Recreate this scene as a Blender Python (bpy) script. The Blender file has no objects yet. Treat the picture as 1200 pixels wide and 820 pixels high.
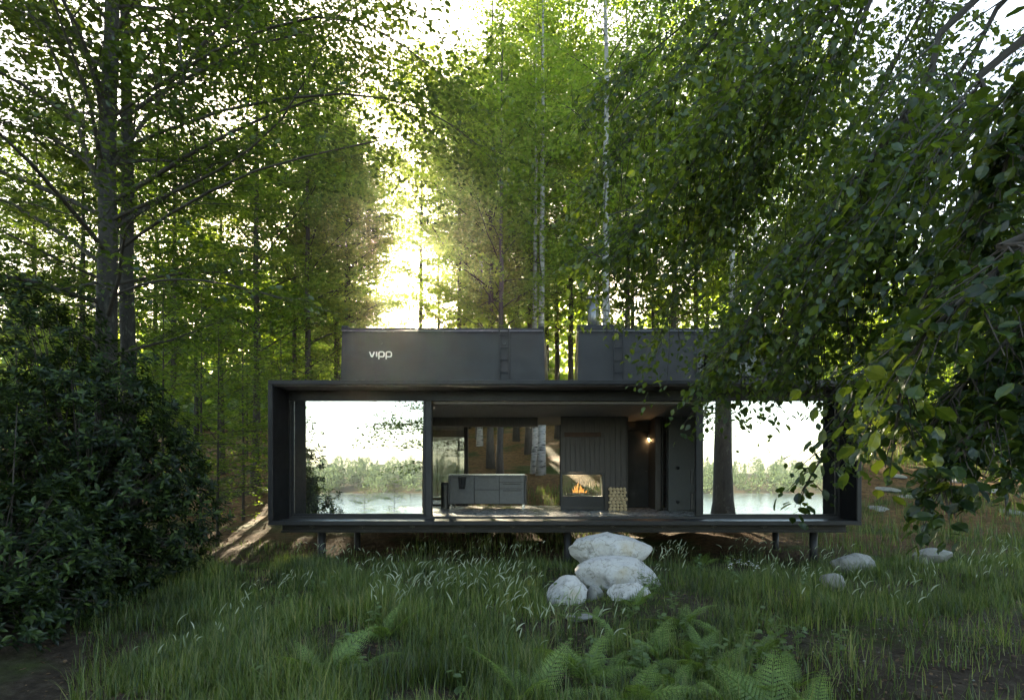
import bpy, bmesh, math, random
import numpy as np
from mathutils import Vector, noise as mnoise

# ------------------------------------------------------------------ camera, sky, sun, exposure
sc = bpy.context.scene
COL = sc.collection
R = math.radians
F, VX, VY, CZ = 700.0, 657.0, 560.0, 1.75          # focal in px, vanishing point, camera height
def P(px, py, y):                                   # pixel + distance -> point
    return np.array([(px-VX)/F*y, y, CZ+(VY-py)/F*y])

cam = bpy.data.cameras.new('camera'); camo = bpy.data.objects.new('camera', cam); COL.objects.link(camo)
camo.location = (0, 0, CZ); camo.rotation_euler = (R(90), 0, 0)
cam.sensor_width = 36; cam.lens = F/1200*36
cam.shift_x = -(VX-600)/1200; cam.shift_y = (VY-410)/1200
cam.clip_start = 0.05; cam.clip_end = 6000
sc.camera = camo

SUN = Vector((-0.26, 1.0, 0.357)).normalized()
elev = math.asin(SUN.z); azim = math.atan2(SUN.x, SUN.y)
world = bpy.data.worlds.new('World'); sc.world = world; world.use_nodes = True
wn = world.node_tree; wn.nodes.clear()
sky = wn.nodes.new('ShaderNodeTexSky'); sky.sky_type = 'NISHITA'; sky.sun_disc = False
sky.sun_elevation = elev; sky.sun_rotation = azim
sky.air_density = 1.0; sky.dust_density = 2.0; sky.ozone_density = 1.0
bg = wn.nodes.new('ShaderNodeBackground'); bg.inputs['Strength'].default_value = 0.08
wo = wn.nodes.new('ShaderNodeOutputWorld')
wn.links.new(sky.outputs[0], bg.inputs[0]); wn.links.new(bg.outputs[0], wo.inputs[0])
sl = bpy.data.lights.new('sun', 'SUN'); sl.energy = 5.0; sl.angle = R(0.6); sl.color = (1.0, 0.91, 0.74)
so = bpy.data.objects.new('sun', sl); COL.objects.link(so)
so.rotation_euler = (-SUN).to_track_quat('-Z', 'Y').to_euler(); so.location = (-20, 60, 40)
vs = sc.view_settings; vs.view_transform = 'Standard'; vs.look = 'None'; vs.gamma = 1; vs.exposure = 3.5
vs.use_curve_mapping = False
vs.use_white_balance = True; vs.white_balance_temperature = 7700; vs.white_balance_tint = 10
sc.render.engine = 'CYCLES'
cy = sc.cycles
cy.max_bounces = 10; cy.diffuse_bounces = 4; cy.glossy_bounces = 4; cy.transmission_bounces = 6
cy.transparent_max_bounces = 12; cy.volume_bounces = 0
cy.use_denoising = True; cy.sample_clamp_indirect = 6; cy.caustics_reflective = False; cy.caustics_refractive = False

# ------------------------------------------------------------------ helpers
def nrm(v):
    v = np.asarray(v, float); return v/np.maximum(np.linalg.norm(v, axis=-1, keepdims=True), 1e-9)

def mesh_np(name, V, Fs, smooth=False):
    """V (n,3); Fs list of int arrays (m,k)"""
    V = np.ascontiguousarray(V, np.float32); Fs = [np.asarray(f, np.int32) for f in Fs if len(f)]
    me = bpy.data.meshes.new(name)
    me.vertices.add(len(V)); me.vertices.foreach_set('co', V.ravel())
    li = np.concatenate([f.ravel() for f in Fs]); tot = np.concatenate([np.full(len(f), f.shape[1], np.int32) for f in Fs])
    st = np.concatenate([[0], np.cumsum(tot)[:-1]]).astype(np.int32)
    me.loops.add(len(li)); me.loops.foreach_set('vertex_index', li)
    me.polygons.add(len(tot)); me.polygons.foreach_set('loop_start', st)
    me.polygons.foreach_set('loop_total', tot)
    me.polygons.foreach_set('use_smooth', np.full(len(tot), bool(smooth)))
    me.update(calc_edges=True); me.validate()
    return me

def link(name, me, mat=None, parent=None, loc=None, rot=None, scale=None):
    o = bpy.data.objects.new(name, me); COL.objects.link(o)
    if mat is not None and me is not None and len(me.materials) == 0: me.materials.append(mat)
    if parent is not None: o.parent = parent
    if loc is not None: o.location = loc
    if rot is not None: o.rotation_euler = rot
    if scale is not None: o.scale = scale if hasattr(scale, '__len__') else (scale,)*3
    return o

def tag(o, label, cat, group=None, kind=None):
    o['label'] = label; o['category'] = cat
    if group: o['group'] = group
    if kind: o['kind'] = kind
    return o

def thing(name, label, cat, loc=(0, 0, 0), rz=0, group=None):
    o = bpy.data.objects.new(name, None); COL.objects.link(o); o.empty_display_size = .2
    o.location = loc; o.rotation_euler = (0, 0, rz)
    return tag(o, label, cat, group)

class MB:
    def __init__(s): s.v = []; s.f = {}; s.n = 0
    def add(s, V, faces):
        V = np.asarray(V, float)
        for f in faces: s.f.setdefault(len(f), []).append([i+s.n for i in f])
        s.v.append(V); s.n += len(V); return s
    def addnp(s, V, Fa):
        s.f.setdefault(Fa.shape[1], []).extend((Fa+s.n).tolist()); s.v.append(V); s.n += len(V)
    def box(s, x0, x1, y0, y1, z0, z1, c=0.0):
        if c <= 0:
            V = [(x, y, z) for z in (z0, z1) for y in (y0, y1) for x in (x0, x1)]
            return s.add(V, [(0, 2, 3, 1), (4, 5, 7, 6), (0, 1, 5, 4), (2, 6, 7, 3), (0, 4, 6, 2), (1, 3, 7, 5)])
        bm = bmesh.new(); bmesh.ops.create_cube(bm, size=1)
        for v in bm.verts:
            v.co = ((x0+x1)/2+v.co.x*(x1-x0), (y0+y1)/2+v.co.y*(y1-y0), (z0+z1)/2+v.co.z*(z1-z0))
        bmesh.ops.bevel(bm, geom=bm.edges[:], offset=c, segments=1, affect='EDGES')
        bm.verts.index_update()
        s.add([v.co[:] for v in bm.verts], [[v.index for v in f.verts] for f in bm.faces]); bm.free(); return s
    def tube(s, pts, rad, sides=8, caps=True):
        pts = np.asarray(pts, float); n = len(pts)
        rad = np.full(n, rad) if np.isscalar(rad) else np.asarray(rad, float)
        T = nrm(np.gradient(pts, axis=0)); ref = np.array([0., 0, 1]) if abs(T[0][2]) < .9 else np.array([1., 0, 0])
        A = nrm(np.cross(T, ref)); B = np.cross(T, A)
        th = np.arange(sides)*2*math.pi/sides
        ring = pts[:, None]+rad[:, None, None]*(A[:, None]*np.cos(th)[None, :, None]+B[:, None]*np.sin(th)[None, :, None])
        V = ring.reshape(-1, 3)
        i = np.arange(n-1)[:, None]*sides; j = np.arange(sides)[None]; k = (j+1) % sides
        Q = np.stack([i+j, i+k, i+sides+k, i+sides+j], -1).reshape(-1, 4)
        base = s.n; s.addnp(V, Q)
        if caps:
            s.f.setdefault(sides, []).append([base+q for q in range(sides)][::-1])
            s.f.setdefault(sides, []).append([base+(n-1)*sides+q for q in range(sides)])
        return s
    def mesh(s, name, smooth=False):
        return mesh_np(name, np.concatenate(s.v), [np.array(f) for f in s.f.values()], smooth)
    def build(s, name, mat, parent=None, smooth=False, **k):
        return link(name, s.mesh(name, smooth), mat, parent, **k)

def box(name, mat, parent, *a, c=0.006):
    return MB().box(*a, c=c).build(name, mat, parent)

# ------------------------------------------------------------------ materials
def mat(name):
    m = bpy.data.materials.new(name); m.use_nodes = True; m.node_tree.nodes.clear()
    o = m.node_tree.nodes.new('ShaderNodeOutputMaterial'); return m, m.node_tree, o
def N(t, kind, **kw):
    n = t.nodes.new(kind)
    for k, v in kw.items():
        if k.startswith('i_'):
            key = k[2:].replace('_', ' ')
            n.inputs[key].default_value = v
        else: setattr(n, k, v)
    return n
def ramp(t, fac, stops, interp='LINEAR'):
    r = t.nodes.new('ShaderNodeValToRGB'); r.color_ramp.interpolation = interp
    e = r.color_ramp.elements
    while len(e) < len(stops): e.new(.5)
    for el, (p, c) in zip(e, stops): el.position = p; el.color = (*c, 1) if len(c) == 3 else c
    t.links.new(fac, r.inputs[0]); return r.outputs[0]
def noise(t, scale, detail=4, rough=.55, vec=None, stretch=None, obj=True):
    n = N(t, 'ShaderNodeTexNoise'); n.inputs['Scale'].default_value = scale
    n.inputs['Detail'].default_value = detail; n.inputs['Roughness'].default_value = rough
    tc = t.nodes.new('ShaderNodeTexCoord'); src = tc.outputs['Object' if obj else 'Generated']
    if stretch:
        mp = t.nodes.new('ShaderNodeMapping'); mp.inputs['Scale'].default_value = stretch
        t.links.new(src, mp.inputs[0]); src = mp.outputs[0]
    t.links.new(src, n.inputs['Vector']); return n.outputs['Fac']
def bump(t, h, strength=.3, dist=.02):
    b = t.nodes.new('ShaderNodeBump'); b.inputs['Strength'].default_value = strength; b.inputs['Distance'].default_value = dist
    t.links.new(h, b.inputs['Height']); return b.outputs[0]
def surf(name, stops, scale=4, rough=.6, detail=5, metallic=0, bstr=0, bdist=.01, bscale=None, stretch=None, spec=.5, rvar=0):
    m, t, o = mat(name); p = t.nodes.new('ShaderNodeBsdfPrincipled')
    f = noise(t, scale, detail, stretch=stretch)
    t.links.new(ramp(t, f, stops), p.inputs['Base Color'])
    p.inputs['Roughness'].default_value = rough; p.inputs['Metallic'].default_value = metallic
    p.inputs['Specular IOR Level'].default_value = spec
    if rvar:
        r = ramp(t, noise(t, scale*3, 4), [(.3, (rough-rvar,)*3), (.7, (rough+rvar,)*3)]); t.links.new(r, p.inputs['Roughness'])
    if bstr: t.links.new(bump(t, noise(t, bscale or scale*4, 6, stretch=stretch), bstr, bdist), p.inputs['Normal'])
    t.links.new(p.outputs[0], o.inputs[0]); return m

def leafmat(name, cols, tcols, trans=.4, gloss=.05, rough=.45, patch=False):
    """cols / tcols: two or three colours spread by a random per leaf"""
    m, t, o = mat(name)
    g = t.nodes.new('ShaderNodeNewGeometry'); rnd = g.outputs['Random Per Island']
    st = lambda c: [(i/(len(c)-1), k) for i, k in enumerate(c)]
    d = t.nodes.new('ShaderNodeBsdfDiffuse'); dc = ramp(t, rnd, st(cols))
    if patch:                                                     # lusher and drier patches of growth
        pm = N(t, 'ShaderNodeMix', data_type='RGBA', blend_type='MULTIPLY'); pm.inputs[0].default_value = 1
        t.links.new(dc, pm.inputs[6]); t.links.new(ramp(t, noise(t, .9, 4, .6), [(.36, (.45, .5, .45)), (.5, (1, 1, 1)), (.66, (1.7, 1.55, 1.2))]), pm.inputs[7]); dc = pm.outputs[2]
    t.links.new(dc, d.inputs[0])
    tr = t.nodes.new('ShaderNodeBsdfTranslucent'); t.links.new(ramp(t, rnd, st(tcols)), tr.inputs[0])
    mx = t.nodes.new('ShaderNodeMixShader'); mx.inputs[0].default_value = trans
    t.links.new(d.outputs[0], mx.inputs[1]); t.links.new(tr.outputs[0], mx.inputs[2])
    gl = t.nodes.new('ShaderNodeBsdfGlossy'); gl.inputs['Roughness'].default_value = rough; gl.inputs[0].default_value = (.9, .95, 1, 1)
    m2 = t.nodes.new('ShaderNodeMixShader'); m2.inputs[0].default_value = gloss
    t.links.new(mx.outputs[0], m2.inputs[1]); t.links.new(gl.outputs[0], m2.inputs[2])
    t.links.new(m2.outputs[0], o.inputs[0]); return m

M = {}
M['steel'] = surf('dark_steel', [(.3, (.014, .0145, .0155)), (.7, (.023, .0235, .025))], 2.2, .42, rvar=.08, spec=.22, bstr=.05, bdist=.002, bscale=60)
M['steel_panel'] = surf('steel_panel', [(.3, (.019, .0192, .020)), (.7, (.030, .0302, .031))], 1.3, .5, rvar=.07, spec=.3, bstr=.12, bdist=.003, bscale=90)
M['black'] = surf('black_paint', [(.3, (.008, .008, .009)), (.7, (.014, .014, .015))], 5, .38)
M['matte'] = surf('matte_black', [(.3, (.006, .006, .0065)), (.7, (.011, .011, .012))], 5, .9, spec=.08)
M['soffit'] = surf('soffit_board', [(.3, (.022, .017, .014)), (.7, (.034, .026, .02))], 3, .5, stretch=(1, 8, 1))
M['felt'] = surf('grey_header', [(.3, (.34, .33, .31)), (.7, (.42, .41, .39))], 40, .9, bstr=.2, bdist=.002)
M['ceiling'] = surf('ceiling_board', [(.3, (.16, .15, .135)), (.7, (.2, .19, .17))], 8, .8)
M['floor'] = surf('floor_board', [(.3, (.22, .225, .222)), (.7, (.34, .345, .34))], 2.5, .28, rvar=.1, stretch=(1, 6, 1))
M['timber'] = surf('dark_timber', [(.25, (.036, .030, .026)), (.75, (.072, .061, .053))], 5, .55, stretch=(9, 9, .5), bstr=.2, bdist=.003)
M['cabinet'] = surf('cabinet_front', [(.3, (.085, .088, .092)), (.7, (.105, .108, .112))], 12, .4)
M['steel_top'] = surf('steel_top', [(.3, (.45, .45, .44)), (.7, (.55, .55, .54))], 20, .25, metallic=.9)
M['grey_panel'] = surf('grey_wall_panel', [(.3, (.08, .086, .083)), (.7, (.105, .111, .108))], 30, .6, bstr=.1, bdist=.002)
M['white'] = surf('white_enamel', [(.3, (.76, .76, .75)), (.7, (.82, .82, .81))], 5, .35)
M['towel'] = surf('towel_cloth', [(.3, (.015, .015, .016)), (.7, (.03, .03, .032))], 60, .95, bstr=.4, bdist=.004)
M['slot'] = surf('rust_slot', [(.3, (.035, .016, .008)), (.7, (.07, .03, .014))], 8, .7)
M['flue'] = surf('flue_metal', [(.3, (.14, .145, .15)), (.7, (.2, .205, .21))], 6, .35, metallic=.7)
M['log_end'] = surf('cut_wood', [(.3, (.30, .21, .11)), (.7, (.66, .52, .32))], 9, .8)
M['log_bark'] = surf('log_bark', [(.3, (.05, .035, .025)), (.7, (.13, .10, .075))], 10, .9, bstr=.5)
M['bark'] = surf('beech_bark', [(.32, (.010, .009, .007)), (.5, (.034, .031, .026)), (.56, (.018, .017, .013)), (.7, (.085, .082, .07))], 7, .9, detail=8, bstr=.6, bdist=.02, bscale=14, stretch=(1, 1, .45))
M['bark_dark'] = surf('dark_bark', [(.25, (.035, .03, .024)), (.75, (.075, .062, .05))], 5, .95, detail=8, bstr=.6, bdist=.02, bscale=20, stretch=(2, 2, .5))
M['twig'] = surf('twig_bark', [(.3, (.03, .026, .02)), (.7, (.05, .043, .035))], 9, .9)
def birch():
    m, t, o = mat('birch_bark'); p = t.nodes.new('ShaderNodeBsdfPrincipled')
    a = ramp(t, noise(t, 3.0, 6, .6, stretch=(1, 1, 4)), [(.36, (.03, .028, .025)), (.47, (.27, .265, .25)), (.8, (.36, .355, .335))])
    t.links.new(a, p.inputs['Base Color']); p.inputs['Roughness'].default_value = .75
    t.links.new(bump(t, noise(t, 12, 5, stretch=(1, 1, 4)), .3, .01), p.inputs['Normal'])
    t.links.new(p.outputs[0], o.inputs[0]); return m
M['birch'] = birch()
def rockmat(name, lo, hi, stain):
    m, t, o = mat(name); p = t.nodes.new('ShaderNodeBsdfPrincipled')
    a = ramp(t, noise(t, 3.2, 8, .6), [(.30, lo), (.46, hi), (.62, hi), (.75, lo)])
    vo = t.nodes.new('ShaderNodeTexVoronoi'); vo.feature = 'DISTANCE_TO_EDGE'; vo.inputs['Scale'].default_value = 1.3
    nv = N(t, 'ShaderNodeTexNoise'); nv.inputs['Scale'].default_value = 3; nv.inputs['Detail'].default_value = 6
    tcv = t.nodes.new('ShaderNodeTexCoord'); av = N(t, 'ShaderNodeVectorMath', operation='ADD'); t.links.new(tcv.outputs['Object'], nv.inputs['Vector'])
    t.links.new(tcv.outputs['Object'], av.inputs[0]); t.links.new(nv.outputs['Color'], av.inputs[1]); t.links.new(av.outputs[0], vo.inputs['Vector'])
    ck = N(t, 'ShaderNodeMix', data_type='RGBA', blend_type='MULTIPLY'); ck.inputs[0].default_value = 1
    t.links.new(a, ck.inputs[6]); t.links.new(ramp(t, vo.outputs['Distance'], [(0, (.5, .48, .44)), (.012, (.9, .89, .87)), (.03, (1, 1, 1))]), ck.inputs[7])
    sp_ = N(t, 'ShaderNodeMix', data_type='RGBA', blend_type='MULTIPLY'); sp_.inputs[0].default_value = 1
    t.links.new(ck.outputs[2], sp_.inputs[6]); t.links.new(ramp(t, noise(t, 26, 6, .7), [(.34, (.70, .70, .67)), (.48, (1, 1, 1))]), sp_.inputs[7]); a = sp_.outputs[2]
    b = ramp(t, noise(t, 1.3, 3, .5), [(.60, (0, 0, 0)), (.74, (1, 1, 1))])
    mx = N(t, 'ShaderNodeMix', data_type='RGBA'); mx.inputs[7].default_value = (*stain, 1)
    t.links.new(b, mx.inputs[0]); t.links.new(a, mx.inputs[6]); t.links.new(mx.outputs[2], p.inputs['Base Color'])
    p.inputs['Roughness'].default_value = .85
    t.links.new(bump(t, noise(t, 6, 10, .65), .55, .05), p.inputs['Normal'])
    t.links.new(p.outputs[0], o.inputs[0]); return m
M['rock_white'] = rockmat('pale_rock', (.20, .197, .185), (.42, .415, .40), (.36, .30, .19))
M['rock_grey'] = rockmat('grey_rock', (.07, .07, .065), (.19, .19, .175), (.10, .11, .08))
def groundmat():
    m, t, o = mat('forest_floor'); p = t.nodes.new('ShaderNodeBsdfPrincipled')
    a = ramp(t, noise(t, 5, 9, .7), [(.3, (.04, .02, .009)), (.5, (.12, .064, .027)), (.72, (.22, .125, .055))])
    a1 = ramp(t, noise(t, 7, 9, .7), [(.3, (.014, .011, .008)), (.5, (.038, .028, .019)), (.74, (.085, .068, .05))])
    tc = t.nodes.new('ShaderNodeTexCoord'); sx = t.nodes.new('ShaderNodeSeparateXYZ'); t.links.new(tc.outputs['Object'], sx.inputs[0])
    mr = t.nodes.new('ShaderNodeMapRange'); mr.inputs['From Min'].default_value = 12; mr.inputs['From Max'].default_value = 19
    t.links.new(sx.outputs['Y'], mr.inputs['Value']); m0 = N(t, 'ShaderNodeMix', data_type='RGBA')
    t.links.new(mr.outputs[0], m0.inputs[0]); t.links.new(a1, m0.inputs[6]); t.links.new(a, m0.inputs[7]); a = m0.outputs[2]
    b = ramp(t, noise(t, .35, 5, .6), [(.5, (0, 0, 0)), (.62, (1, 1, 1))])
    c = ramp(t, noise(t, 9, 6, .6), [(.3, (.018, .03, .007)), (.7, (.05, .07, .015))])
    mx = N(t, 'ShaderNodeMix', data_type='RGBA')
    t.links.new(b, mx.inputs[0]); t.links.new(a, mx.inputs[6]); t.links.new(c, mx.inputs[7])
    t.links.new(mx.outputs[2], p.inputs['Base Color']); p.inputs['Roughness'].default_value = .95
    p.inputs['Specular IOR Level'].default_value = .15
    t.links.new(bump(t, noise(t, 14, 10, .7), .9, .06), p.inputs['Normal'])
    t.links.new(p.outputs[0], o.inputs[0]); return m
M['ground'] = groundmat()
def watermat():
    m, t, o = mat('lake_water'); p = t.nodes.new('ShaderNodeBsdfPrincipled')
    p.inputs['Base Color'].default_value = (.05, .075, .09, 1); p.inputs['Roughness'].default_value = .08; p.inputs['IOR'].default_value = 1.33
    t.links.new(bump(t, noise(t, .35, 6, .6, stretch=(1, 2.5, 1)), .5, .25), p.inputs['Normal'])
    t.links.new(p.outputs[0], o.inputs[0]); return m
M['water'] = watermat()
def glassmat(name, refl, tint):
    m, t, o = mat(name)
    g = t.nodes.new('ShaderNodeBsdfGlossy'); g.inputs['Roughness'].default_value = 0.0; g.inputs[0].default_value = (.97, .99, 1, 1)
    tr = t.nodes.new('ShaderNodeBsdfTransparent'); tr.inputs[0].default_value = (*tint, 1)
    mx = t.nodes.new('ShaderNodeMixShader'); ge = t.nodes.new('ShaderNodeNewGeometry')
    mr = t.nodes.new('ShaderNodeMapRange'); mr.inputs['To Min'].default_value = refl; mr.inputs['To Max'].default_value = 0.0
    t.links.new(ge.outputs['Backfacing'], mr.inputs['Value']); t.links.new(mr.outputs[0], mx.inputs[0])
    t.links.new(bump(t, noise(t, .45, 2, .4), .12, .01), g.inputs['Normal'])
    t.links.new(tr.outputs[0], mx.inputs[1]); t.links.new(g.outputs[0], mx.inputs[2]); t.links.new(mx.outputs[0], o.inputs[0]); return m
M['glass'] = glassmat('coated_glass', .78, (.9, .93, .92))
M['glass_clear'] = glassmat('clear_glass', .12, (.8, .8, .76))
M['glass_dark'] = glassmat('dark_glass', .03, (.1, .1, .1))
def emit(name, col, s):
    m, t, o = mat(name); e = t.nodes.new('ShaderNodeEmission'); e.inputs[0].default_value = (*col, 1); e.inputs[1].default_value = s
    t.links.new(e.outputs[0], o.inputs[0]); return m
M['bulb'] = emit('lamp_bulb', (1, .75, .45), 6)
def flamemat():
    m, t, o = mat('flame'); e = t.nodes.new('ShaderNodeEmission'); e.inputs[1].default_value = .28
    t.links.new(ramp(t, noise(t, 9, 2), [(.3, (1, .30, .05)), (.7, (1, .62, .22))]), e.inputs[0])
    tr = t.nodes.new('ShaderNodeBsdfTransparent'); mx = t.nodes.new('ShaderNodeMixShader'); mx.inputs[0].default_value = .45
    t.links.new(tr.outputs[0], mx.inputs[1]); t.links.new(e.outputs[0], mx.inputs[2]); t.links.new(mx.outputs[0], o.inputs[0]); return m
M['flame'] = flamemat()
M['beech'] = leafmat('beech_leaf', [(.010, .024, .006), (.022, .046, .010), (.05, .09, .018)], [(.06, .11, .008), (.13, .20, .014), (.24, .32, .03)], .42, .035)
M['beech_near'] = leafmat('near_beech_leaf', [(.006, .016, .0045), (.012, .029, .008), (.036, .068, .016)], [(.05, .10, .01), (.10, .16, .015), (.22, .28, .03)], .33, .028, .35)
M['woodland'] = leafmat('woodland_leaf', [(.025, .05, .008), (.05, .085, .014), (.09, .125, .022)], [(.14, .25, .018), (.22, .35, .025), (.36, .45, .04)], .5, .04)
M['birch_leaf'] = leafmat('birch_leaf', [(.045, .08, .012), (.075, .115, .02), (.11, .15, .03)], [(.22, .37, .025), (.30, .46, .035), (.42, .53, .06)], .52, .04)
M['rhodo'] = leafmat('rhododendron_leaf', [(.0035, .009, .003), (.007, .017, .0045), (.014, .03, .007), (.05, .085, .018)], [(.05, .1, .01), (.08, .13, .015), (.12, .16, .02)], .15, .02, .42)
M['grass'] = leafmat('grass_blade', [(.020, .044, .008), (.036, .07, .011), (.055, .095, .016), (.10, .14, .03), (.17, .16, .07)], [(.08, .14, .02), (.14, .2, .03), (.2, .26, .05)], .3, .03, patch=True)
M['seed'] = leafmat('seed_head', [(.14, .19, .10), (.25, .30, .19), (.38, .42, .31)], [(.3, .35, .2), (.35, .4, .25), (.4, .45, .3)], .3, .03)
M['fern'] = leafmat('fern_leaf', [(.08, .15, .022), (.11, .19, .03), (.15, .23, .045)], [(.14, .24, .02), (.2, .3, .03), (.24, .33, .05)], .35, .04)
M['plant'] = leafmat('plant_leaf', [(.04, .085, .018), (.06, .11, .025), (.09, .14, .035)], [(.12, .2, .02), (.16, .24, .03), (.2, .28, .05)], .35, .05)
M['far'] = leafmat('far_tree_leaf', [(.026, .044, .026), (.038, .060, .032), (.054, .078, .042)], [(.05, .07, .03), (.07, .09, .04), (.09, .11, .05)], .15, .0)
M['litter'] = leafmat('fallen_leaf', [(.03, .018, .01), (.07, .04, .02), (.15, .09, .045)], [(.1, .05, .02), (.12, .06, .02), (.16, .09, .03)], .15, .03)
M['petal'] = surf('white_petal', [(.3, (.7, .7, .66)), (.7, (.8, .8, .76))], 20, .7)

# ------------------------------------------------------------------ terrain
def ground_z(x, y):
    x = np.asarray(x, float); y = np.asarray(y, float)
    z = np.interp(y, [-1500, -520, -372, -350, -330, -90, -66, -40, -4, 0, 8, 11.5, 13.5, 15.5, 18.2, 20, 26, 33, 41, 60, 95, 200, 1500],
                  [14, 6, -6.8, -8.6, -11, -11, -8.6, -5.2, -.25, -.05, .02, -.08, -.16, -.06, .16, .5, 1.72, 3.2, 5.0, 8.0, 12.0, 17, 20])
    near = np.exp(-((y-8)/9.)**2)
    z = z+near*(.03*np.clip(x-5, 0, 9))
    lf = np.interp(y, [-60, 0, 4, 7.6, 9.1, 10.8, 13, 17, 24], [0, -.5, -.75, -.60, -.30, -.05, -.04, .1, 0])
    k = np.clip((-x-2.6)/3.2, 0, 1); z = z+lf*k*k*(3-2*k)
    w = 1/(1+np.exp(-(y+50)/8))*np.clip(1-np.abs(y-20)/160, 0, 1)
    z = z+w*(.05*np.sin(x*1.1+.6*y)+.045*np.sin(1.7*y-.8*x+1)+.03*np.sin(2.9*x+1.3*y))
    back = np.clip((y-19)/20, 0, 1)
    z = z+back*(.25*np.sin(.45*x+.3)+.2*np.sin(.6*y+.35*x)+.03*np.clip(x, -30, 30))
    return z
def grid_axis(lo, mid0, mid1, hi, step, grow=1.13):
    a = list(np.arange(mid0, mid1+1e-6, step)); s = step; v = a[-1]
    while v < hi: s *= grow; v += s; a.append(v)
    s = step; v = mid0; b = []
    while v > lo: s *= grow; v -= s; b.append(v)
    return np.array(b[::-1]+a)
gx = grid_axis(-700, -14, 16, 700, .2); gy = grid_axis(-640, -6, 28, 420, .2, 1.08)
XX, YY = np.meshgrid(gx, gy); nx, ny = len(gx), len(gy)
ZZ = ground_z(XX, YY)
rg = np.random.default_rng(3)
ZZ = ZZ+rg.normal(0, .008, ZZ.shape)*(np.abs(XX) < 20)*(YY > -10)*(YY < 40)
idx = np.arange(nx*ny).reshape(ny, nx)
Q = np.stack([idx[:-1, :-1], idx[:-1, 1:], idx[1:, 1:], idx[1:, :-1]], -1).reshape(-1, 4)
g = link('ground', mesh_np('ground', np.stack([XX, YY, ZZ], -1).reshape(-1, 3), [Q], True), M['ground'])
tag(g, 'brown leaf strewn forest floor rising behind the house', 'ground', kind='structure')
gz = lambda x, y: float(ground_z(x, y))

lk = MB().add([(-690, -420, -8), (690, -420, -8), (690, -62, -8), (-690, -62, -8)], [(0, 1, 2, 3)]).build('lake', M['water'])
tag(lk, 'wide calm lake mirrored in the window glass', 'lake', kind='structure')

# ------------------------------------------------------------------ foliage tools
LEAF_Q = (np.array([(0, 0, 0), (.34, .45, .06), (0, 1, -.02), (-.34, .45, .06)]), [np.array([(0, 1, 2, 3)])])
LEAF_M = (np.array([(0, 0, 0), (0, .5, 0), (0, 1, -.1), (.29, .28, .05), (.29, .62, .03), (-.29, .28, .05), (-.29, .62, .03)]),
          [np.array([(0, 3, 1), (1, 3, 4), (1, 4, 2), (0, 1, 5), (1, 6, 5), (1, 2, 6)])])
_w = [(.0, .0), (.12, .17), (.3, .30), (.5, .335), (.7, .27), (.87, .14), (1, 0)]
def leaf_hi():
    V = [(0, 0, 0)]; Fc = []
    mid = [0]; Lf = [0]; Rt = [0]
    for i, (t, w) in enumerate(_w[1:-1]):
        V += [(0, t, -.10*t*t), (w, t+.02, .07-.10*t*t+.015*(-1)**i), (-w, t+.02, .07-.10*t*t+.015*(-1)**i)]
        k = len(V); mid.append(k-3); Rt.append(k-2); Lf.append(k-1)
    V.append((0, 1, -.13)); e = len(V)-1
    for i in range(len(mid)-1):
        if i == 0: Fc += [(0, Rt[1], mid[1]), (0, mid[1], Lf[1])]
        else: Fc += [(mid[i], Rt[i], Rt[i+1]), (mid[i], Rt[i+1], mid[i+1]), (mid[i], mid[i+1], Lf[i+1]), (mid[i], Lf[i+1], Lf[i])]
    Fc += [(mid[-1], Rt[-1], e), (mid[-1], e, Lf[-1])]
    return np.array(V), [np.array(Fc)]
LEAF_H = leaf_hi()
LEAF_R = (np.array([(0, 0, 0), (.15, .3, .05), (.17, .65, .04), (0, 1, -.16), (-.17, .65, .04), (-.15, .3, .05), (0, .5, -.02)]),
          [np.array([(0, 1, 6), (1, 2, 6), (2, 3, 6), (3, 4, 6), (4, 5, 6), (5, 0, 6)])])

def stamp(tmpl, pos, D, Nn, size, width=1.0):
    """place a template at many places; returns V, [F]"""
    T, Fs = tmpl; D = nrm(D); X = nrm(np.cross(D, Nn)); Z = np.cross(X, D)
    n = len(pos); size = np.broadcast_to(np.asarray(size, float), (n,))
    V = pos[:, None]+size[:, None, None]*(T[None, :, 0:1]*width*X[:, None]+T[None, :, 1:2]*D[:, None]+T[None, :, 2:3]*Z[:, None])
    off = np.arange(n)[:, None, None]*len(T)
    return V.reshape(-1, 3), [(f[None]+off).reshape(-1, f.shape[1]) for f in Fs]

def join(parts):
    Vs = []; Fs = []; n = 0
    for V, Fl in parts:
        Vs.append(V); Fs += [f+n for f in Fl]; n += len(V)
    return np.concatenate(Vs), Fs

def curve(pts, m):
    pts = np.asarray(pts, float); n = len(pts)
    q = np.vstack([2*pts[0]-pts[1], pts, 2*pts[-1]-pts[-2]]); out = []
    for t in np.linspace(0, n-1-1e-6, m):
        i = int(t); u = t-i; a, b, c, d = q[i:i+4]
        out.append(.5*((2*b)+(-a+c)*u+(2*a-5*b+4*c-d)*u*u+(-a+3*b-3*c+d)*u**3))
    return np.array(out)

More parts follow.
